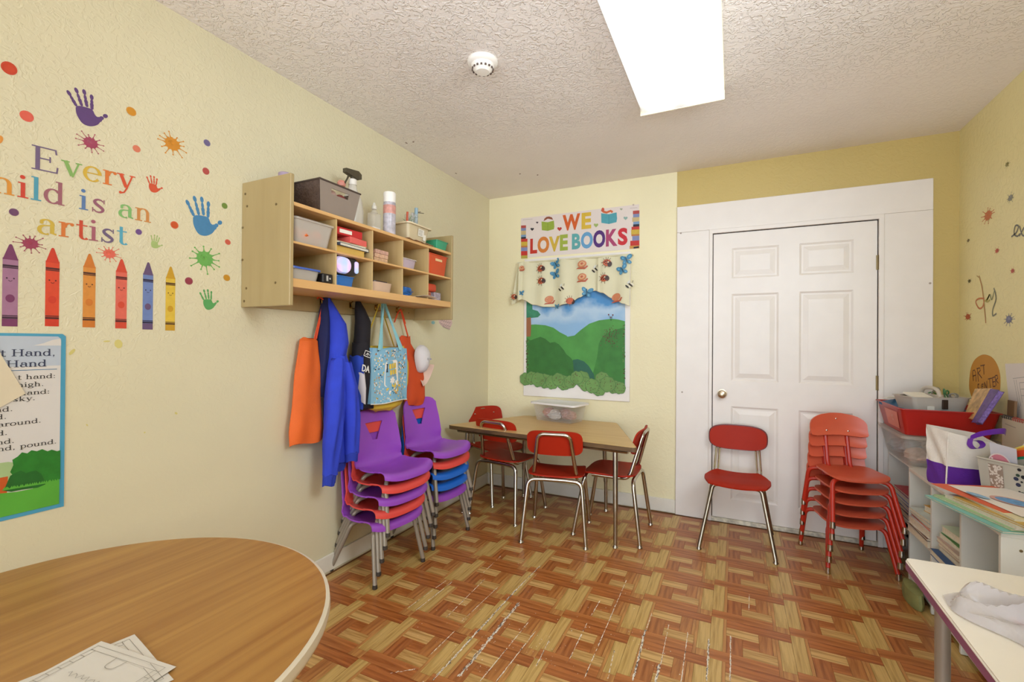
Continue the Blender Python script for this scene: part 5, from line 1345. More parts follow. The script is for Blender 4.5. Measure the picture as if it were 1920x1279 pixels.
def bug(kind, X, Y, s=.03, r=0):
    a = Art(MV, .0005); c = K2(X,Y)
    def T(pts): return [(c[0]+s*(x*math.cos(r)-y*math.sin(r)), c[1]+s*(x*math.sin(r)+y*math.cos(r))) for x,y in pts]
    if kind == 'ladybug_print':
        a.add(T(ell(0,0,.75,.62,16)), col('#c4603c'), 0); a.add(T(ell(.5,-.15,.4,.5,14)), col('#3c2420'), 1)
        for (x,y) in ((-.3,.2),(0,.3),(-.15,-.2),(.15,-.05),(-.5,0)): a.add(T(ell(x,y,.13,.13,8)), col('#4c1c18'), 2)
        a.add(T(ell(.15,.15,.14,.14,8)), col('#e0d4b0'), 2)
        for an in (1.2,1.6,2.0,2.5,3.3,3.9,4.6): a.line(T([(.6*math.cos(an),.5*math.sin(an)),(1.1*math.cos(an),1.05*math.sin(an))]), s*.07, col('#5c3428'), 0)
    elif kind == 'butterfly_print':
        for (x,y,rx,ry,an) in ((-.45,.35,.5,.32,2.4),(.5,.4,.5,.32,.7),(-.35,-.3,.36,.26,-2.4),(.35,-.4,.36,.26,-.8)): a.add(T(ell(x,y,rx,ry,14,an)), col('#4484a8'), 0); a.add(T(ell(x*1.1,y*1.1,rx*.4,ry*.4,10,an)), col('#6cacc8'), 1)
        a.add(T(ell(0,0,.12,.6,12,.2)), col('#28586c'), 2)
    elif kind == 'bee_print':
        for k_, x in enumerate((-.5,-.2,.1,.4)): a.add(T(ell(x,0,.13,.5-.08*abs(k_-1.5),10,.3)), col('#2c2420' if k_%2==0 else '#e0d8c0'), k_%2); 
        a.add(T(ell(.1,.55,.35,.16,10,.4)), col('#d8d8d0'), 2); a.line(T([(.55,.2),(.8,.5)]), s*.07, col('#2c2420'), 0)
    else:
        a.add(T([(-.9,-.75),(.6,-.7),(.95,-.2),(.8,-.1),(.45,-.45),(-.6,-.55)]), col('#b8583c'), 0)
        a.add(T(ell(0,.05,.72,.55,16,.3)), col('#cc8058'), 1); a.add(T(ell(0,.08,.48,.36,14,.3)), col('#dcae80'), 2); a.add(T(ell(.02,.1,.24,.18,12,.3)), col('#b8583c'), 3)
    o = a.build(kind, va)
for X,Y in ((240,437),(243,513),(650,402),(632,497),(420,637)): bug('ladybug_print',X,Y,.042,random.uniform(-.3,.3))
bug('ladybug_print',82,612,.034)
for X,Y in ((330,410),(328,473),(745,447),(770,385),(523,583)): bug('butterfly_print',X,Y,.048,random.uniform(-.3,.5))
bug('butterfly_print',338,672,.026); bug('butterfly_print',127,590,.026)
for X,Y in ((495,412),(495,492),(290,628),(705,615)): bug('snail_print',X,Y,.05,random.uniform(-.2,.2))
bug('snail_print',128,437,.032)
for X,Y in ((373,560),(575,442),(790,540)): bug('bee_print',X,Y,.044,.5)

# ================================================================ box on the trapezoid table
bx = thing('clear_bin', 'clear plastic bin with a white lid on the trapezoid table', 'bin', (.716,-.155,.631), math.radians(-13))
m_see = mat('see_through_plastic','#eee8e2',.12,var=0,alpha=.13)
tray_box(bx, 'body', m_see, .37, .215, .128, 0, .86, r=.025, th=.003)
m_lidw = mat('white_lid','#ece6e2',.35,var=0)
lid(bx, m_lidw, .405, .245, .128, r=.03, th=.014, dome=.0)
st2 = thing('craft_bags', 'pink and clear bags of craft bits inside the clear bin', 'bag', (.716,-.155,.631), math.radians(-13))
for (x,y,r,c) in ((-.09,.0,.052,'#c88478'),(-.02,-.03,.045,'#d8ccc4'),(.06,.01,.05,'#cc9488'),(.12,-.02,.042,'#b88878'),(-.13,.02,.035,'#d07c60'),(.02,.05,.05,'#b47c74')):
    q = MB(); lump(q, (x,y,.052), r, 12, (1,.8,.8)); q.build('bundle', mat('bits_'+c.strip('#'), c, .3, var=.3, vscale=40), st2)
q = MB(); lump(q, (-.01,-.05,.04), .048, 14, (1.2,.5,.6)); q.build('clear_bag', mat('crinkled_film','#ddd6d0',.1,var=.1,alpha=.7), st2, smooth=False)

# ================================================================ low white shelf unit along the right wall
m_ws = mat('white_shelf_laminate','#dcdad0',.4,var=.02)
us_ = thing('low_shelf_unit', 'low white six-cubby shelf unit loaded with papers against the right wall', 'shelf', (0,0,0))
def bxs(nm, a0, a1, par=us_, m=m_ws, bev=.0015): q = MB(); q.box(a0, a1, bev); return q.build(nm, m, par)
XF = 2.752
for y in (-.505,-.8,-1.103,-1.405): bxs('upright', (XF,y-.008,.004),(3.098,y+.008,.584))
bxs('top_board', (XF,-1.413,.584),(3.098,-.497,.6)); bxs('back_panel', (3.092,-1.40,.03),(3.097,-.51,.584))
for y0_, y1_ in ((-.792,-.513),(-1.095,-.808),(-1.397,-1.111)):
    bxs('shelf_board', (XF+.004,y0_,.276),(3.09,y1_,.291)); bxs('bottom_board', (XF+.004,y0_,.03),(3.09,y1_,.045))
q = MB(); q.lathe([(.005,0),(.005,.001),(0,.0015)], n=8, M=xf((XF+.05,-1.413,.545),rx=PI/2)); q.build('screw_hole', m_scr, us_)
# smaller unit set back in the corner
u2 = thing('corner_shelf_unit', 'small white open shelf in the corner under the clear bin', 'shelf', (0,0,0))
for y in (-.055,-.478): bxs('upright', (2.775,y-.008,.004),(3.098,y+.008,.584), u2)
bxs('top_board', (2.775,-.486,.584),(3.098,-.047,.598), u2); bxs('shelf_board', (2.78,-.47,.27),(3.09,-.063,.285), u2); bxs('back_panel', (3.09,-.47,.02),(3.096,-.063,.584), u2)
def pile(prefix, cat, specs, x, y, z, grp):
    """specs: (width x, depth y, thickness, hex, rotation, dx, dy, label)"""
    for (w_, d_, h_, c, r, dx, dy, lb) in specs:
        t = thing(prefix, lb, cat, (x+dx, y+dy, z), r, grp)
        if h_ > .007:
            q = MB(); q.box((-w_/2,-d_/2,0),(w_/2,d_/2,.0015)); q.box((-w_/2,-d_/2,h_-.0015),(w_/2,d_/2,h_)); q.box((w_/2-.0015,-d_/2,0),(w_/2,d_/2,h_)); q.build('cover', mat('cover_'+c.strip('#'), c, .45, var=.08, vscale=25), t)
            q = MB(); q.box((-w_/2+.003,-d_/2+.003,.0015),(w_/2-.0016,d_/2-.003,h_-.0015)); q.build('pages', mat('paper_cream','#e2d8c2',.7,var=.1,vscale=120), t)
        else:
            q = MB(); q.grid(lambda u,v: Vector((w_*(u-.5), d_*(v-.5), .0006+.0015*math.sin(u*5+v*4)**2)), 6, 6, thick=max(h_-.002,.0008)); q.build('sheet', mat('sheet_'+c.strip('#'), c, .6, var=.05), t)
        z += h_ + .0004
    return z
pile('book','book',[(.22,.28,.03,'#2c3c54',.0,0,0,'dark navy book at the bottom of the pile in the corner shelf'),(.22,.27,.02,'#6c5c50',.05,0,0,'brown book in the pile in the corner shelf'),
     (.22,.28,.025,'#4c5c8c',-.03,0,0,'slate blue book in the pile in the corner shelf'),(.22,.27,.012,'#d0ccc0',.02,0,0,'pale book near the top of the pile in the corner shelf'),(.22,.28,.03,'#3c64b0',.0,0,0,'bright blue book near the top of the pile in the corner shelf'),(.22,.28,.012,'#b83038',.02,0,0,'red book topping the pile in the corner shelf')], 2.895,-.27,.2855,'books in the corner shelf')
ck = thing('black_crate', 'low black plastic crate on the bottom of the corner shelf', 'crate', (2.89,-.27,.004)); tray_box(ck, 'body', mat('black_plastic','#1c1716',.25), .2, .36, .18, 0, .9, r=.02, rim=.004)
pile('magazine','paper stack',[(.26,.24,.03,'#c8beb0',.04,-.03,0,'tan paper stack at the bottom of the first cubby'),(.25,.24,.012,'#5c3c30',.0,-.03,0,'dark brown folder in the first cubby'),(.27,.23,.035,'#dcd4cc',.06,-.02,0,'thick white paper stack in the first cubby'),
     (.25,.24,.012,'#d84c34',.0,-.02,0,'coral red folder in the first cubby'),(.26,.23,.02,'#b8c4c4',.05,-.02,0,'grey-blue book above the coral folder'),(.25,.2,.014,'#ccd4cc',.1,-.03,0,'pale green-white booklet in the first cubby'),(.2,.18,.03,'#d8a444',.25,.0,-.02,'orange booklet on top of the pile in the first cubby')], 2.90,-.652,.2915,'papers in the first upper cubby')
pile('magazine','paper stack',[(.27,.22,.028,'#2c5484',.0,-.035,-.01,'dark blue binder at the bottom of the second cubby'),(.24,.22,.02,'#c8b8a4',.03,-.02,-.01,'tan paper stack above the blue binder'),(.24,.22,.02,'#ccb4a4',.06,-.02,-.01,'brownish paper stack in the second cubby'),
     (.25,.21,.018,'#c4a898',.02,-.025,-.01,'pinkish booklet stack in the second cubby'),(.23,.22,.02,'#d8d0c4',.08,-.02,-.01,'cream paper stack in the second cubby'),(.23,.2,.006,'#5c9454',.04,-.02,-.01,'thin green folder in the second cubby'),(.22,.2,.03,'#ccd8b8',.1,-.02,-.01,'pale green paper stack topping the second cubby')], 2.905,-.95,.2915,'papers in the second upper cubby')
wb = thing('white_tray', 'white plastic tray in the third cubby of the low shelf', 'tray', (2.90,-1.235,.2915), .1); tray_box(wb, 'body', mat('white_glossy','#efece6',.25,var=0), .22, .2, .06, 0, .8, r=.03, rim=.006)
wp = thing('plastic_wrap', 'crumpled clear plastic wrap beside the white tray', 'wrap', (2.815,-1.345,.2915)); q = MB(); lump(q, (0,0,.022), .034, 10, (1,.9,.7)); q.build('film', mat('crinkled_film','#ddd6d0',.1,var=.1,alpha=.7), wp)
# floor stuff by the table corner: green sack
gs = thing('green_sack', 'crumpled olive green sack on the floor under the white table edge', 'bag', (2.715,-.70,.0))
q = MB(); q.loft([[(x*1.0,y,z) for x,y in ell(0,0,.03*k,.10*k,18)] for k, z in ((1.0,0.002),(1.08,.03),(.95,.07),(.6,.08),(.1,.085))]); q.build('body', mat('olive_cloth','#8c8c54',.7,bump=.6,bscale=20,var=.2,vscale=14), gs, smooth=True)

# ---- on top of the units: clear bin, red tray, caddy
cb2 = thing('clear_bin', 'cloudy clear bin with a lid under the red tray, full of craft bits', 'bin', (2.918,-.268,.599))
tray_box(cb2, 'body', m_clear, .37, .45, .145, 0, .84, r=.03, rim=.004); lid(cb2, m_clear2, .39, .47, .147, r=.03, th=.014)
st3 = thing('craft_pieces', 'mixed paper craft pieces inside the cloudy bin under the red tray', 'supplies', (2.918,-.268,.6))
for k, c in enumerate(['#c8a898','#d07c54','#a8a49c','#7c98a8','#d8c4b4','#c49888','#9cb0b8','#d8d0c4','#b8846c']):
    q = MB(); lump(q, (-.1+.1*(k%3), -.14+.14*(k//3), .05+.02*(k%2)), .058, 10, (1,1,.7)); q.build('bundle', mat('bits_'+c.strip('#'), c, .5, var=.3, vscale=50), st3)
rt2 = thing('red_tray', 'deep red storage tray stacked on the cloudy bin', 'tray', (2.912,-.275,.7635)); m_rt = mat('red_tray_plastic','#b0221a',.35,var=.03)
tray_box(rt2, 'body', m_rt, .385, .455, .135, 0, .86, r=.02, rim=.008, th=.004)
a = Art(lambda u,v,h: Vector((2.912-.1655-.027*v/.135-h-.0016, u, .7635+v))); a.add([(-.40,.02),(-.20,.02),(-.19,.11),(-.42,.11)], mat('tray_label','#dc7860',.4), 0)
write(a, 'c', -.30, .055, .06, mat('label_light','#e4b8a4',.5), lay=1, dirn=-1, T=.09, t=.05); a.build('label', rt2).matrix_parent_inverse = Matrix.Translation((-2.912,.275,-.7635))
pile('paper_sheet','paper',[(.34,.42,.04,'#2c78b8',.0,0,0,'thick bright blue folder lying in the red tray')], 2.912,-.275,.84,'sheets in the red tray')
q = MB()
t = thing('teal_folder', 'dark teal folder sticking up at the left end of the red tray', 'folder', (2.80,-.17,.85), .3); q.box((-.06,-.08,.035),(.06,.08,.05),.003); q.build('cover', mat('teal_cover','#145c88',.4), t); t.rotation_euler = (.15,-.2,.3)
t = thing('ruler', 'white strip sticking out of the left end of the red tray', 'ruler', (2.765,-.14,.925), .9); q = MB(); q.box((-.06,-.012,0),(.06,.012,.003)); q.build('strip', mat('paper_white','#e9e2d4',.6), t)
cad = thing('supply_caddy', 'light grey two-part supply caddy with a handle on the red tray', 'caddy', (2.905,-.27,.882), .32)
m_cad = mat('light_grey_plastic','#c4b8a8',.35,var=.02)
tray_box(cad, 'body', m_cad, .28, .165, .07, 0, .86, r=.02, rim=.005)
q = MB(); q.box((-.012,-.072,.006),(.012,.072,.085),.003); q.build('divider', m_cad, cad)
q = MB(); q.tube(bez([(0,-.065,.075),(0,-.055,.105),(0,-.025,.118),(0,.025,.118),(0,.055,.105),(0,.065,.075)],5), .010, 10); q.build('handle', m_cad, cad, smooth=True)
q = MB(); q.box((.0,-.088,.012),(.026,-.079,.062),.002); q.build('clip', mat('dark_brown_plastic','#3c2c20',.4), cad)
q = MB(); q.box((-.07,-.0805,.006),(-.035,-.0765,.026)); q.build('label', mat('paper_white','#e9e2d4',.6), cad)
t = thing('notepad', 'white notepad lying on the left compartment of the caddy', 'notepad', (2.84,-.32,.955), .35); q = MB(); q.box((-.05,-.045,0),(.05,.045,.008),.001); q.build('pages', mat('paper_white','#e9e2d4',.6), t); t.rotation_euler = (.25,.0,.35)
t = thing('glue_bottle', 'black-capped glue bottle at the left end of the caddy', 'bottle', (2.80,-.26,.945)); q = MB(); q.tube([(0,0,0),(.07,.03,.012)], .013, 12); q.build('body', mat('grey_bottle','#98908c',.4), t, smooth=True); q = MB(); q.tube([(-.022,-.01,-.003),(0,0,0)], .014, 12); q.build('cap', mat('black_plastic','#1c1716',.25), t)
t = thing('scissors_bunch', 'bunch of scissors and green handles in the right compartment of the caddy', 'scissors', (2.965,-.25,.91))
for k in range(7):
    q = MB(); an = k*.9; c = Vector((.05*math.cos(an)*.9, .045*math.sin(an), .05+.012*(k%3))); q.tube([c+Vector((.017*math.cos(t_)*math.cos(an),.017*math.cos(t_)*math.sin(an),.013*math.sin(t_))) for t_ in [2*PI*j/12 for j in range(12)]], .004, 6, closed=True)
    q.tube([c+Vector((0,0,-.012)), c+Vector((.01,0,-.05))], .003, 6); q.build('handle', mat('green_handle','#4c8450',.4) if k%2 else mat('grey_handle','#8c887c',.4), t, smooth=True)
# leaning books
def slab(name, lb, m, BLc, BRc, TRc, TLc, th, mp):
    t = thing(name, lb, 'book')
    nn = (BRc-BLc).cross(TLc-BLc).normalized(); nn = nn if nn.dot(CAM-BLc) < 0 else -nn
    q = MB(); q.poly([BLc,BRc,TRc,TLc], .0018, nn); q.build('cover', m, t)
    q = MB(); k_ = [BLc.lerp(TRc,.02),BRc.lerp(TLc,.02),TRc.lerp(BLc,.02),TLc.lerp(BRc,.02)]; q.poly([p+nn*.0019 for p in k_], th-.004, nn); q.build('pages', mp, t)
    q = MB(); q.poly([p+nn*(th-.002) for p in (BLc,BRc,TRc,TLc)], .0018, nn); q.build('back_cover', m, t)
    return t
mpg = mat('paper_cream','#e2d8c2',.7,var=.1,vscale=120)
slab('picture_book', 'picture book with an orange and pale yellow cover leaning behind the red tray', mat('orange_art_cover','#c8a068',.45,var=.4,vscale=30),
     at(1806,784,'x',2.98), at(1828,786,'x',2.99), at(1860,728,'x',3.06), at(1828,729,'x',3.05), .012, mpg)
slab('picture_book', 'purple-spined book leaning beside the orange picture book', mat('purple_cover','#5a3c7c',.4,var=.3,vscale=50),
     at(1821,792,'x',2.965), at(1832,792,'x',2.97), at(1873,731,'x',3.05), at(1857,729,'x',3.045), .022, mat('spine_violet','#7c64a0',.5,var=.4,vscale=120))
t = thing('shadow_slab', 'brown slab standing in for the shadow on the wall behind the purple book', 'folder', (3.085,-.63,.62), 0); t.rotation_euler = (0,.03,.0); q = MB(); q.box((-.01,-.03,0),(.0,.03,.36),.001); q.build('cover', mat('shadow_brown','#7c5c3c',.6), t)  # painted shadow: brown slab where only shade falls beside the leaning books
# non-woven bag, white and purple
nb = thing('gift_bag', 'white and purple non-woven bag with a purple ribbon handle on the low shelf', 'bag', (0,0,0))
m_nw = mat('white_nonwoven','#e6ddd2',.7,bump=.3,bscale=180,var=.03); m_np = mat('purple_nonwoven','#5c2090',.55,bump=.3,bscale=180,var=.08)
Pb = [Vector((2.748,-.770,.602)), Vector((2.785,-.862,.602)), Vector((2.96,-.80,.602)), Vector((2.93,-.70,.602))]
Pt = [Vector((2.750,-.748,.862)), Vector((2.80,-.838,.845)), Vector((2.975,-.80,.80)), Vector((2.94,-.70,.83))]
q = MB()
def bagf(i, j, m_, lo, hi, nb_=8, bow=.006):
    def f(u, v):
        vv = lo+(hi-lo)*v; a0 = Pb[i].lerp(Pt[i], vv); a1 = Pb[j].lerp(Pt[j], vv); p = a0.lerp(a1, u)
        d_ = (Pb[j]-Pb[i]).cross(Vector((0,0,1))).normalized()
        return p + d_*(bow*math.sin(PI*u)*math.sin(vv*6+u*4) + .004*math.sin(u*9+vv*13))
    q.grid(f, nb_, 8)
for i in range(4): bagf(i, (i+1)%4, 0, .38, 1.0)
q.build('body', m_nw, nb, smooth=True, auto=60)
q = MB()
for i in range(4): bagf(i, (i+1)%4, 0, 0, .382)
q.poly(Pb); q.build('lower_band', m_np, nb, smooth=True, auto=60)
q = MB(); q.tube([Pb[1]+Vector((-.001,-.001,0)), Pt[1]], .003, 6); q.tube([Pb[0],Pb[1]], .003, 6); q.build('seam', m_nw, nb)
def ribbon(pts, w_, dv, name, m_, par, n=6):
    q = MB(); P_ = [Vector(p) for p in bez(pts, n)]; dv = Vector(dv).normalized()*w_/2
    R0 = q.ring([p-dv for p in P_]); R1 = q.ring([p+dv for p in P_])
    q.bridge(R0, R1, closed=False); return q.build(name, m_, par, smooth=True)
m_rib = mat('purple_ribbon','#6c2ca4',.35,var=.05)
ribbon([(2.87,-.845,.825),(2.90,-.845,.845),(2.95,-.84,.86),(2.99,-.82,.862),(3.01,-.78,.845)], .026, (.1,-.2,1), 'ribbon_handle', m_rib, nb)
ribbon([(2.872,-.847,.825),(2.868,-.848,.80),(2.88,-.85,.782),(2.90,-.85,.785),(2.91,-.85,.80),(2.90,-.85,.815),(2.885,-.85,.818)], .024, (.5,-.8,.3), 'ribbon_loop', m_rib, nb)
# yellow and white paper pile behind
pile('paper_sheet','paper',[(.24,.3,.03,'#d8cca0',.1,.0,0,'pale yellow paper stack behind the gift bag'),(.22,.28,.03,'#d4c8bc',-.05,.02,.0,'cream paper stack behind the gift bag'),(.24,.28,.03,'#dccc98',.12,.0,.0,'yellowish card stack behind the gift bag'),(.2,.26,.025,'#dcd0c4',.2,.02,0,'pinkish-white card stack topping the pile behind the gift bag'),(.16,.2,.006,'#d87858',.4,-.03,0,'orange card edge on top of the pile behind the gift bag')], 2.97,-.635,.601,'papers behind the gift bag')
# patterned basket
pb2 = thing('patterned_basket', 'light grey basket with black and grey dotted perforations on the low shelf', 'basket', (3.0,-1.0,.601), -.0)
BL, BR_, BD = Vector((2.872,-.905,0)), Vector((3.02,-1.13,0)), .0
dirb = (BR_-BL).normalized(); nrm = Vector((dirb.y, -dirb.x, 0)); nrm = nrm if nrm.x < 0 else -nrm
m_pbk = mat('pale_grey_basket','#bcb6a8',.4,var=.03); LBK = .30; HB = .155; DEP = .13
def bpt(s_, o_, z): tz = .9+.1*z/HB; return BL + dirb*(LBK/2+(s_-LBK/2)*tz) - nrm*(DEP/2+(o_-DEP/2)*tz) + Vector((0,0,z)) - Vector((3.0,-1.0,0))
q = MB(); cs4 = [(0,0),(LBK,0),(LBK,DEP),(0,DEP)]
R0 = q.ring([bpt(*c,0) for c in cs4]); R1 = q.ring([bpt(*c,HB) for c in cs4]); q.bridge(R0,R1); q.cap(R0,True)
cs5 = [(.004,.004),(LBK-.004,.004),(LBK-.004,DEP-.004),(.004,DEP-.004)]
R2 = q.ring([bpt(*c,HB) for c in cs5]); R3 = q.ring([bpt(*c,.004) for c in cs5]); q.bridge(R1,R2); q.bridge(R2,R3); q.cap(R3); q.build('body', m_pbk, pb2)
q = MB(); q.tube([bpt(*c,HB) for c in cs4], .005, 6, closed=True); q.build('rim', m_pbk, pb2)
a = Art(lambda u,v,h: bpt(u,0,v)+nrm*(h+.0008))
for k in range(42): a.add(ell(.045+.042*random.random(), .03+.105*random.random(), .0045,.006,7,random.random()*3), col('#dcd0c4'), 0)
a.add([(.04,.022),(.092,.022),(.092,.14),(.04,.14)], mat('taupe_print','#9c8878',.5), 0); a.dh = .0006
for k in range(70): a.add(ell(.043+.046*random.random(), .026+.11*random.random(), .0035,.005,7,random.random()*3), col('#dcd0c4'), 1)
for k in range(60):
    u = .135+.15*random.random(); v = .012+.13*random.random(); r = random.choice([.003,.005,.008,.010]); a.add(ell(u,v,r*.9,r*.75,12), random.choice([col('#1c1c24'),col('#1c1c24'),col('#28304c'),col('#2c4438')]), 1)
a.build('perforation', pb2)
t = thing('paper_disc', 'pink and white round drawing standing in the patterned basket', 'drawing', (0,0,0))
def pbw(s_, o_, z): return bpt(s_, o_, z)+Vector((3.0,-1.0,.601))
q = MB(); q.poly([pbw(.03,.03,.06), pbw(.12,.035,.06), pbw(.12,.03,.215), pbw(.03,.03,.225)], .001, nrm); q.build('backing', mat('lilac_sheet','#c8c4cc',.6), t)
a = Art(lambda u,v,h: pbw(u,.022,v)+nrm*h); a.add(ell(.065,.135,.043,.05,22), col('#e4d4d0'), 0); a.add(ell(.065,.135,.038,.045,22), col('#d07c8c'), 1); a.line([(.085,.155),(.092,.15),(.086,.142),(.08,.142)], .0025, mk, 2); a.add(ell(.04,.16,.004,.004,8), col('#f0e0dc'), 2); a.build('disc', t)
for k, (c, dz, lb, wdt) in enumerate((('#cc3c1c',.06,'broad red-orange paper arc curving over the patterned basket',.026),('#dc8c2c',.085,'orange paper arc above the red one in the patterned basket',.010),('#dccc60',.097,'yellow paper arc above the orange one in the basket',.009),('#2c9c70',.035,'green paper arc below the red one in the patterned basket',.012))):
    t = thing('paper_arc', lb, 'paper craft', (0,0,0), 0, 'paper rainbow arcs in the patterned basket')
    P_ = [pbw(.06+.26*f, .045+.006*k, HB-.02+dz*.9*0+ (.03+dz)*math.sin(PI*(.12+.60*f)) - .012*f) for f in [j/12 for j in range(13)]]
    q = MB(); R0 = q.ring([p+Vector((0,0,-wdt/2)) for p in P_]); R1 = q.ring([p+Vector((0,0,wdt/2)) for p in P_]); R2 = q.ring([p+Vector((0,0,wdt/2))-nrm*.004 for p in P_]); R3 = q.ring([p+Vector((0,0,-wdt/2))-nrm*.004 for p in P_])
    for a0, a1 in ((R0,R1),(R1,R2),(R2,R3),(R3,R0)): q.bridge(a0,a1,closed=False)
    q.build('arc', mat('arc_'+c.strip('#'), c, .5), t, smooth=True, auto=50)
# papers in front, overhanging
z_ = pile('drawing','paper',[(.30,.38,.008,'#7cb8b0',.26,-.02,-.03,'aqua folder at the bottom of the drawings overhanging the low shelf'),(.27,.36,.008,'#a8c48c',.28,-.01,-.03,'green folder in the pile of drawings on the low shelf'),(.27,.34,.012,'#d8d4c4',.24,.01,-.05,'cream paper stack in the pile of drawings'),(.27,.30,.008,'#c8a450',.30,.02,-.08,'mustard folder in the pile of drawings'),(.27,.30,.008,'#dcd0a8',.18,.03,-.05,'pale yellow folder in the pile of drawings'),
     (.26,.34,.003,'#d8603c',.30,-.005,.04,'orange sheet near the top of the pile of drawings')], 2.865,-1.18,.601,'drawings on the low shelf')
t = thing('crayon_drawing', 'white drawing with a blue oval on top of the pile of drawings', 'drawing', (2.915,-1.17,z_), .22)
q = MB(); q.grid(lambda u,v: Vector((.28*(u-.5), .36*(v-.5), .001+.0015*math.sin(u*6)**2)), 8, 8, thick=.0008); q.build('sheet', mat('paper_bright','#e6dcd4',.6,var=0), t)
a = Art(lambda u,v,h: Vector((u,v,.0042+h)))
def loc_(px, py): p = at(px, py, 'z', z_+.004)-Vector((2.915,-1.17,0)); c_, s_ = math.cos(.22), math.sin(.22); return (p.x*c_+p.y*s_, -p.x*s_+p.y*c_)
o_ = loc_(1903,942); a.add(ell(o_[0],o_[1],.045,.075,24,.35), col('#d09c94'), 0); a.add(ell(o_[0]+.002,o_[1]-.006,.036,.066,24,.35), mat('blue_crayon','#6498cc',.6,var=.2,vscale=60), 1); o_ = loc_(1833,929); a.add(ell(o_[0],o_[1],.016,.045,18,.2), mat('blue_crayon2','#8cb0d0',.6,var=.2,vscale=60), 1); a.build('oval', t)
t = thing('spiral_notebook', 'spiral-bound booklet standing against the right wall behind the basket', 'notebook', (3.075,-.70,.66)); t.rotation_euler = (0,.0,0)
q = MB(); q.box((-.008,-.13,.06),(.0,.10,.245),.001); q.build('cover', mat('cream_cover','#ccc0a8',.6,var=.03), t)
for k in range(12):
    q = MB(); yy = .09-.018*k; q.tube([(-.004+.007*math.cos(j*PI/5), yy, .243+.008*math.sin(j*PI/5)) for j in range(10)], .0022, 6, closed=True); q.build('coil', mat('coil_dark','#2c2020',.4) if k < 5 else mat('coil_red','#a03c30',.4), t)
a = Art(lambda u,v,h: Vector((-.0085-h,u,v))); write(a, 'sketch book', .075, .205, .026, col('#8c8478'), lay=0, dirn=-1, T=.08) if False else a.line([(.07,.212),(-.02,.207)], .004, col('#a09484'), 0); a.build('print', t)
t = thing('flash_card', 'white card with a blue square beside the spiral booklet', 'card', (3.04,-.86,.76)); t.rotation_euler = (0,.5,.2)
q = MB(); q.box((-.002,-.09,0),(.0,.05,.16),.0005); q.build('card', mat('paper_bright','#e6dcd4',.6,var=0), t); q = MB(); q.box((-.0028,-.02,.085),(-.0021,.035,.14)); q.build('blue_square', col('#7c98c8'), t); q = MB(); q.box((-.0028,-.03,.03),(-.0021,.035,.08)); q.build('grey_square', col('#c4c8c8'), t)
t = thing('clothespin_bundle', 'bundle of wooden sticks lying on the papers behind the basket', 'sticks', (2.99,-.72,.735), -.9)
for k in range(5):
    q = MB(); q.box((-.09,-.03+.012*k,.0+.004*(k%2)),(.09,-.021+.012*k,.006+.004*(k%2)),.001); q.build('stick', wood('stick_wood','#8c7450','#b09870','x',40,4,.6), t)

# ================================================================ right wall items
MR = lambda u, v, h: Vector((W-.0005-h, u, v))
def Rw(px, py): p = at(px, py, 'x', W); return p.y, p.z
t = thing('art_center_sign', 'orange oval paper sign reading ART CENTER on the right wall', 'sign')
cy0 = Rw(1847,722); q = MB()
pts = [Rw(x,y) for x,y in ((1818,712),(1821,690),(1828,675),(1838,667),(1848,665),(1860,670),(1869,682),(1875,700),(1876,722),(1873,740),(1864,758),(1850,768),(1836,764),(1824,748),(1818,730))]
pts = bez(pts+[pts[0]], 3)[:-1]
q.poly([MR(u,v,.001) for u,v in pts], .001, (1,0,0)); q.build('sheet', mat('orange_card','#cc8c2c',.6,var=.04), t)
a = Art(MR, .0014)
def seg(ps, w_=.0055): a.line([Rw(1670+x/6.732, 640+y/6.732) for x,y in ps], w_, col('#5c2c14'), 1)
for ps in ([(1050,500),(1040,400),(1045,370),(1065,362),(1080,400),(1085,510)],[(1045,440),(1085,425)],[(1115,510),(1100,350),(1090,340)],[(1098,345),(1130,335),(1140,365),(1110,400)],[(1110,400),(1158,465)],[(1140,310),(1195,298)],[(1178,300),(1185,420)],
           [(1125,540),(1108,545),(1105,580),(1125,600)],[(1155,545),(1155,600)],[(1155,545),(1178,540)],[(1155,570),(1175,568)],[(1155,600),(1178,598)],[(1195,595),(1190,515)],[(1190,515),(1222,600)],[(1222,600),(1220,500)],[(1235,478),(1285,465)],[(1255,475),(1265,590)],[(1290,460),(1300,575)],[(1290,460),(1322,450)],[(1296,515),(1325,508)],[(1300,575),(1330,565)],[(1338,560),(1325,435)],[(1325,435),(1352,430),(1360,465),(1335,490)],[(1335,490),(1368,530)]): seg(ps)
a.build('lettering', t)
t = thing('taped_drawing', 'white paper with a pencil-drawn tower taped to the right wall', 'drawing')
q = MB(); q.poly([MR(*Rw(x,y),.001) for x,y in ((1885,682),(1960,680),(1960,790),(1906,785),(1893,760))], .0008, (1,0,0)); q.build('sheet', mat('paper_bright','#e6dcd4',.6,var=0), t)
a = Art(MR, .0012); g_ = col('#8c8884')
for (p0_, p1_) in (((1900,710),(1930,706)),((1902,712),(1912,765)),((1906,712),(1915,762)),((1912,718),(1930,716)),((1912,718),(1918,755)),((1914,730),(1930,729)),((1916,742),(1930,742))): a.line([Rw(*p0_),Rw(*p1_)], .002, g_, 0)
a.build('pencil_lines', t)
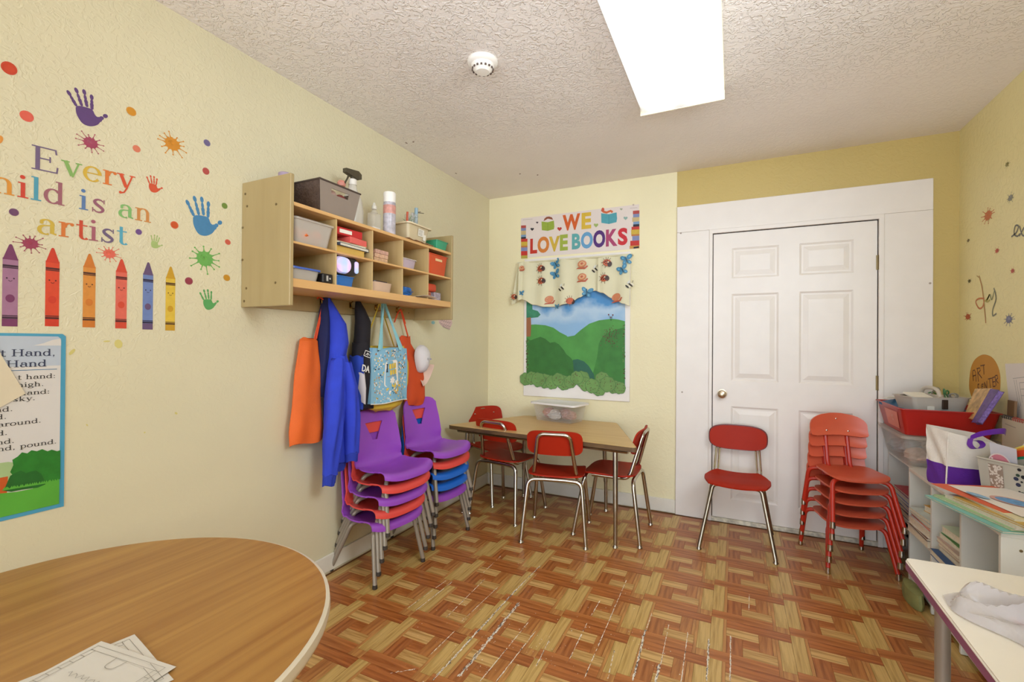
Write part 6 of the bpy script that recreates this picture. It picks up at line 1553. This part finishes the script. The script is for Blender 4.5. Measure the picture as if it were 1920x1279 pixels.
for (px,py,w_,c,lb,n) in ((1853,404,22,'#c8703c','orange splat decal, biggest one on the right wall',10),(1889,308,10,'#8c8450','olive splat decal nearest the ceiling on the right wall',8),(1895,371,14,'#88887c','grey splat decal above the script lettering on the right wall',8),
                          (1816,451,7,'#8c7c58','small brown-grey splat decal left of the small orange ones',6),(1870,470,10,'#c4583c','small red-orange splat decal below the big orange one',7),(1899,508,10,'#b8503c','brick splat decal below the script lettering',7),
                          (1818,527,8,'#5c5834','small dark olive splat decal above the word play',6),(1815,594,13,'#b44c2c','red-brown splat decal left of the word play',8),(1892,599,18,'#787890','blue-grey splat decal right of the word play',10)):
    u, v = Rw(px,py); r = abs(Rw(px+w_/2,py)[0]-u); r2 = abs(Rw(px,py-w_*.62)[1]-v); splat(MR, (u,v), r, r2, c, lb, sd=px, n=n, grp='paint splat decals on the right wall')
a = Art(MR, .0008)
def rl(ps, c, w_=.009): a.line(bez([Rw(*p) for p in ps],4), w_, col(c), 0)
rl([(1836,517),(1842,540),(1846,575),(1849,606)], '#c08c50'); rl([(1846,560),(1836,560),(1830,566),(1836,578),(1843,575),(1846,562)], '#c87848'); rl([(1838,522),(1832,517)], '#b89c60', .006)
rl([(1846,566),(1852,560),(1856,552),(1850,566),(1857,562)], '#b8ac5c'); rl([(1857,552),(1860,562),(1865,545)], '#8c9060', .007); rl([(1864,540),(1868,560),(1862,580),(1862,592),(1869,588)], '#7c7c68')
tag(a.build('script_lettering'), 'handwritten multicoloured word "play" on the right wall', 'wall decal')
a = Art(MR, .0008)
rl([(1897,444),(1906,436),(1910,424),(1904,424),(1902,438),(1908,443),(1913,438)], '#6c6c64', .008); rl([(1912,424),(1917,440),(1922,442)], '#6c6c64', .008); rl([(1922,424),(1912,443)], '#6c6c64', .007); rl([(1924,440),(1930,426),(1936,440)], '#6c6c64', .008)
tag(a.build('script_lettering'), 'dark grey script letters "ex" cut by the right photo edge', 'wall decal')

# ================================================================ on the two near tables
def rpaper(lb, cx, cy, rz, z, w_=.216, d_=.28, lines=True, cut=False):
    t = thing('coloring_sheet', lb, 'paper', (cx,cy,z), rz, 'worksheets on the round table')
    q = MB(); q.grid(lambda u,v: Vector((w_*(u-.5), d_*(v-.5), .0004+.0015*math.sin(u*4+1)*math.sin(v*5)**2+.001)), 8, 8, thick=.0004); q.build('sheet', mat('worksheet_white','#d6cfc4',.6,var=.02), t)
    a = Art(lambda u,v,h: Vector((u,v,.0028+h))); g_ = col('#8c8478')
    if lines:
        X_, Y_ = w_/2-.012, d_/2-.012
        for ins in (0,.012): a.line([(-X_+ins,-Y_+ins),(X_-ins,-Y_+ins),(X_-ins,Y_-ins),(-X_+ins,Y_-ins),(-X_+ins,-Y_+ins)], .0012, g_, 0)
        for k in range(14): a.line([(-X_,-Y_+.018*k+.01),(-X_+.012,-Y_+.018*k+.01)], .001, g_, 0); a.line([(X_,-Y_+.018*k+.01),(X_-.012,-Y_+.018*k+.01)], .001, g_, 0)
        a.line([(u,v) for u,v in bez([(-.02,Y_-.012),(-.015,Y_-.035),(.005,Y_-.035),(.01,Y_-.012)],5)], .0012, g_, 0)
        for k in range(5): scrib(a, (-.06,.06-.03*k), (.06,.06-.03*k), .006, 22, .0012, g_, 0)
    a.build('print', t)
rpaper('top worksheet with a film-strip border at the lower edge of the round table', .889, -3.177, math.radians(7), .6048)
rpaper('lower worksheet peeking out under the film-strip one on the round table', .876, -3.163, math.radians(-10), .6018)
# plastic bag on white table
pg = thing('plastic_bag', 'crumpled clear and pink plastic bag on the white table', 'bag', (2.60,-2.10,.6012), .35)
q = MB()
def fb(u, v):
    x = (u-.5)*.34; y = (v-.5)*.26; e = max(0, 1-((abs(u-.5)*2)**3+(abs(v-.5)*2)**3))
    z = .003+e**.5*(.035+.03*math.sin(u*9+v*4)*math.sin(v*11+1)+.018*math.sin(u*23+v*17))
    return Vector((x+.02*math.sin(v*7), y+.02*math.sin(u*8), max(.002,z)))
q.grid(fb, 34, 30, thick=.0008); q.build('film', mat('bag_film','#dcd4d4',.15,var=.08,vscale=12,alpha=.42), pg, smooth=True, auto=25)
q = MB(); q.grid(lambda u,v: Vector((-.09+.17*u,-.06+.10*v,.005+.012*math.sin(u*PI)*math.sin(v*PI))), 10, 8, thick=.001); q.build('pink_print', mat('pink_print','#d8a8a8',.4,var=.1), pg, smooth=True)
# tower-style stacks on the first cubby row done; paper under table handled above
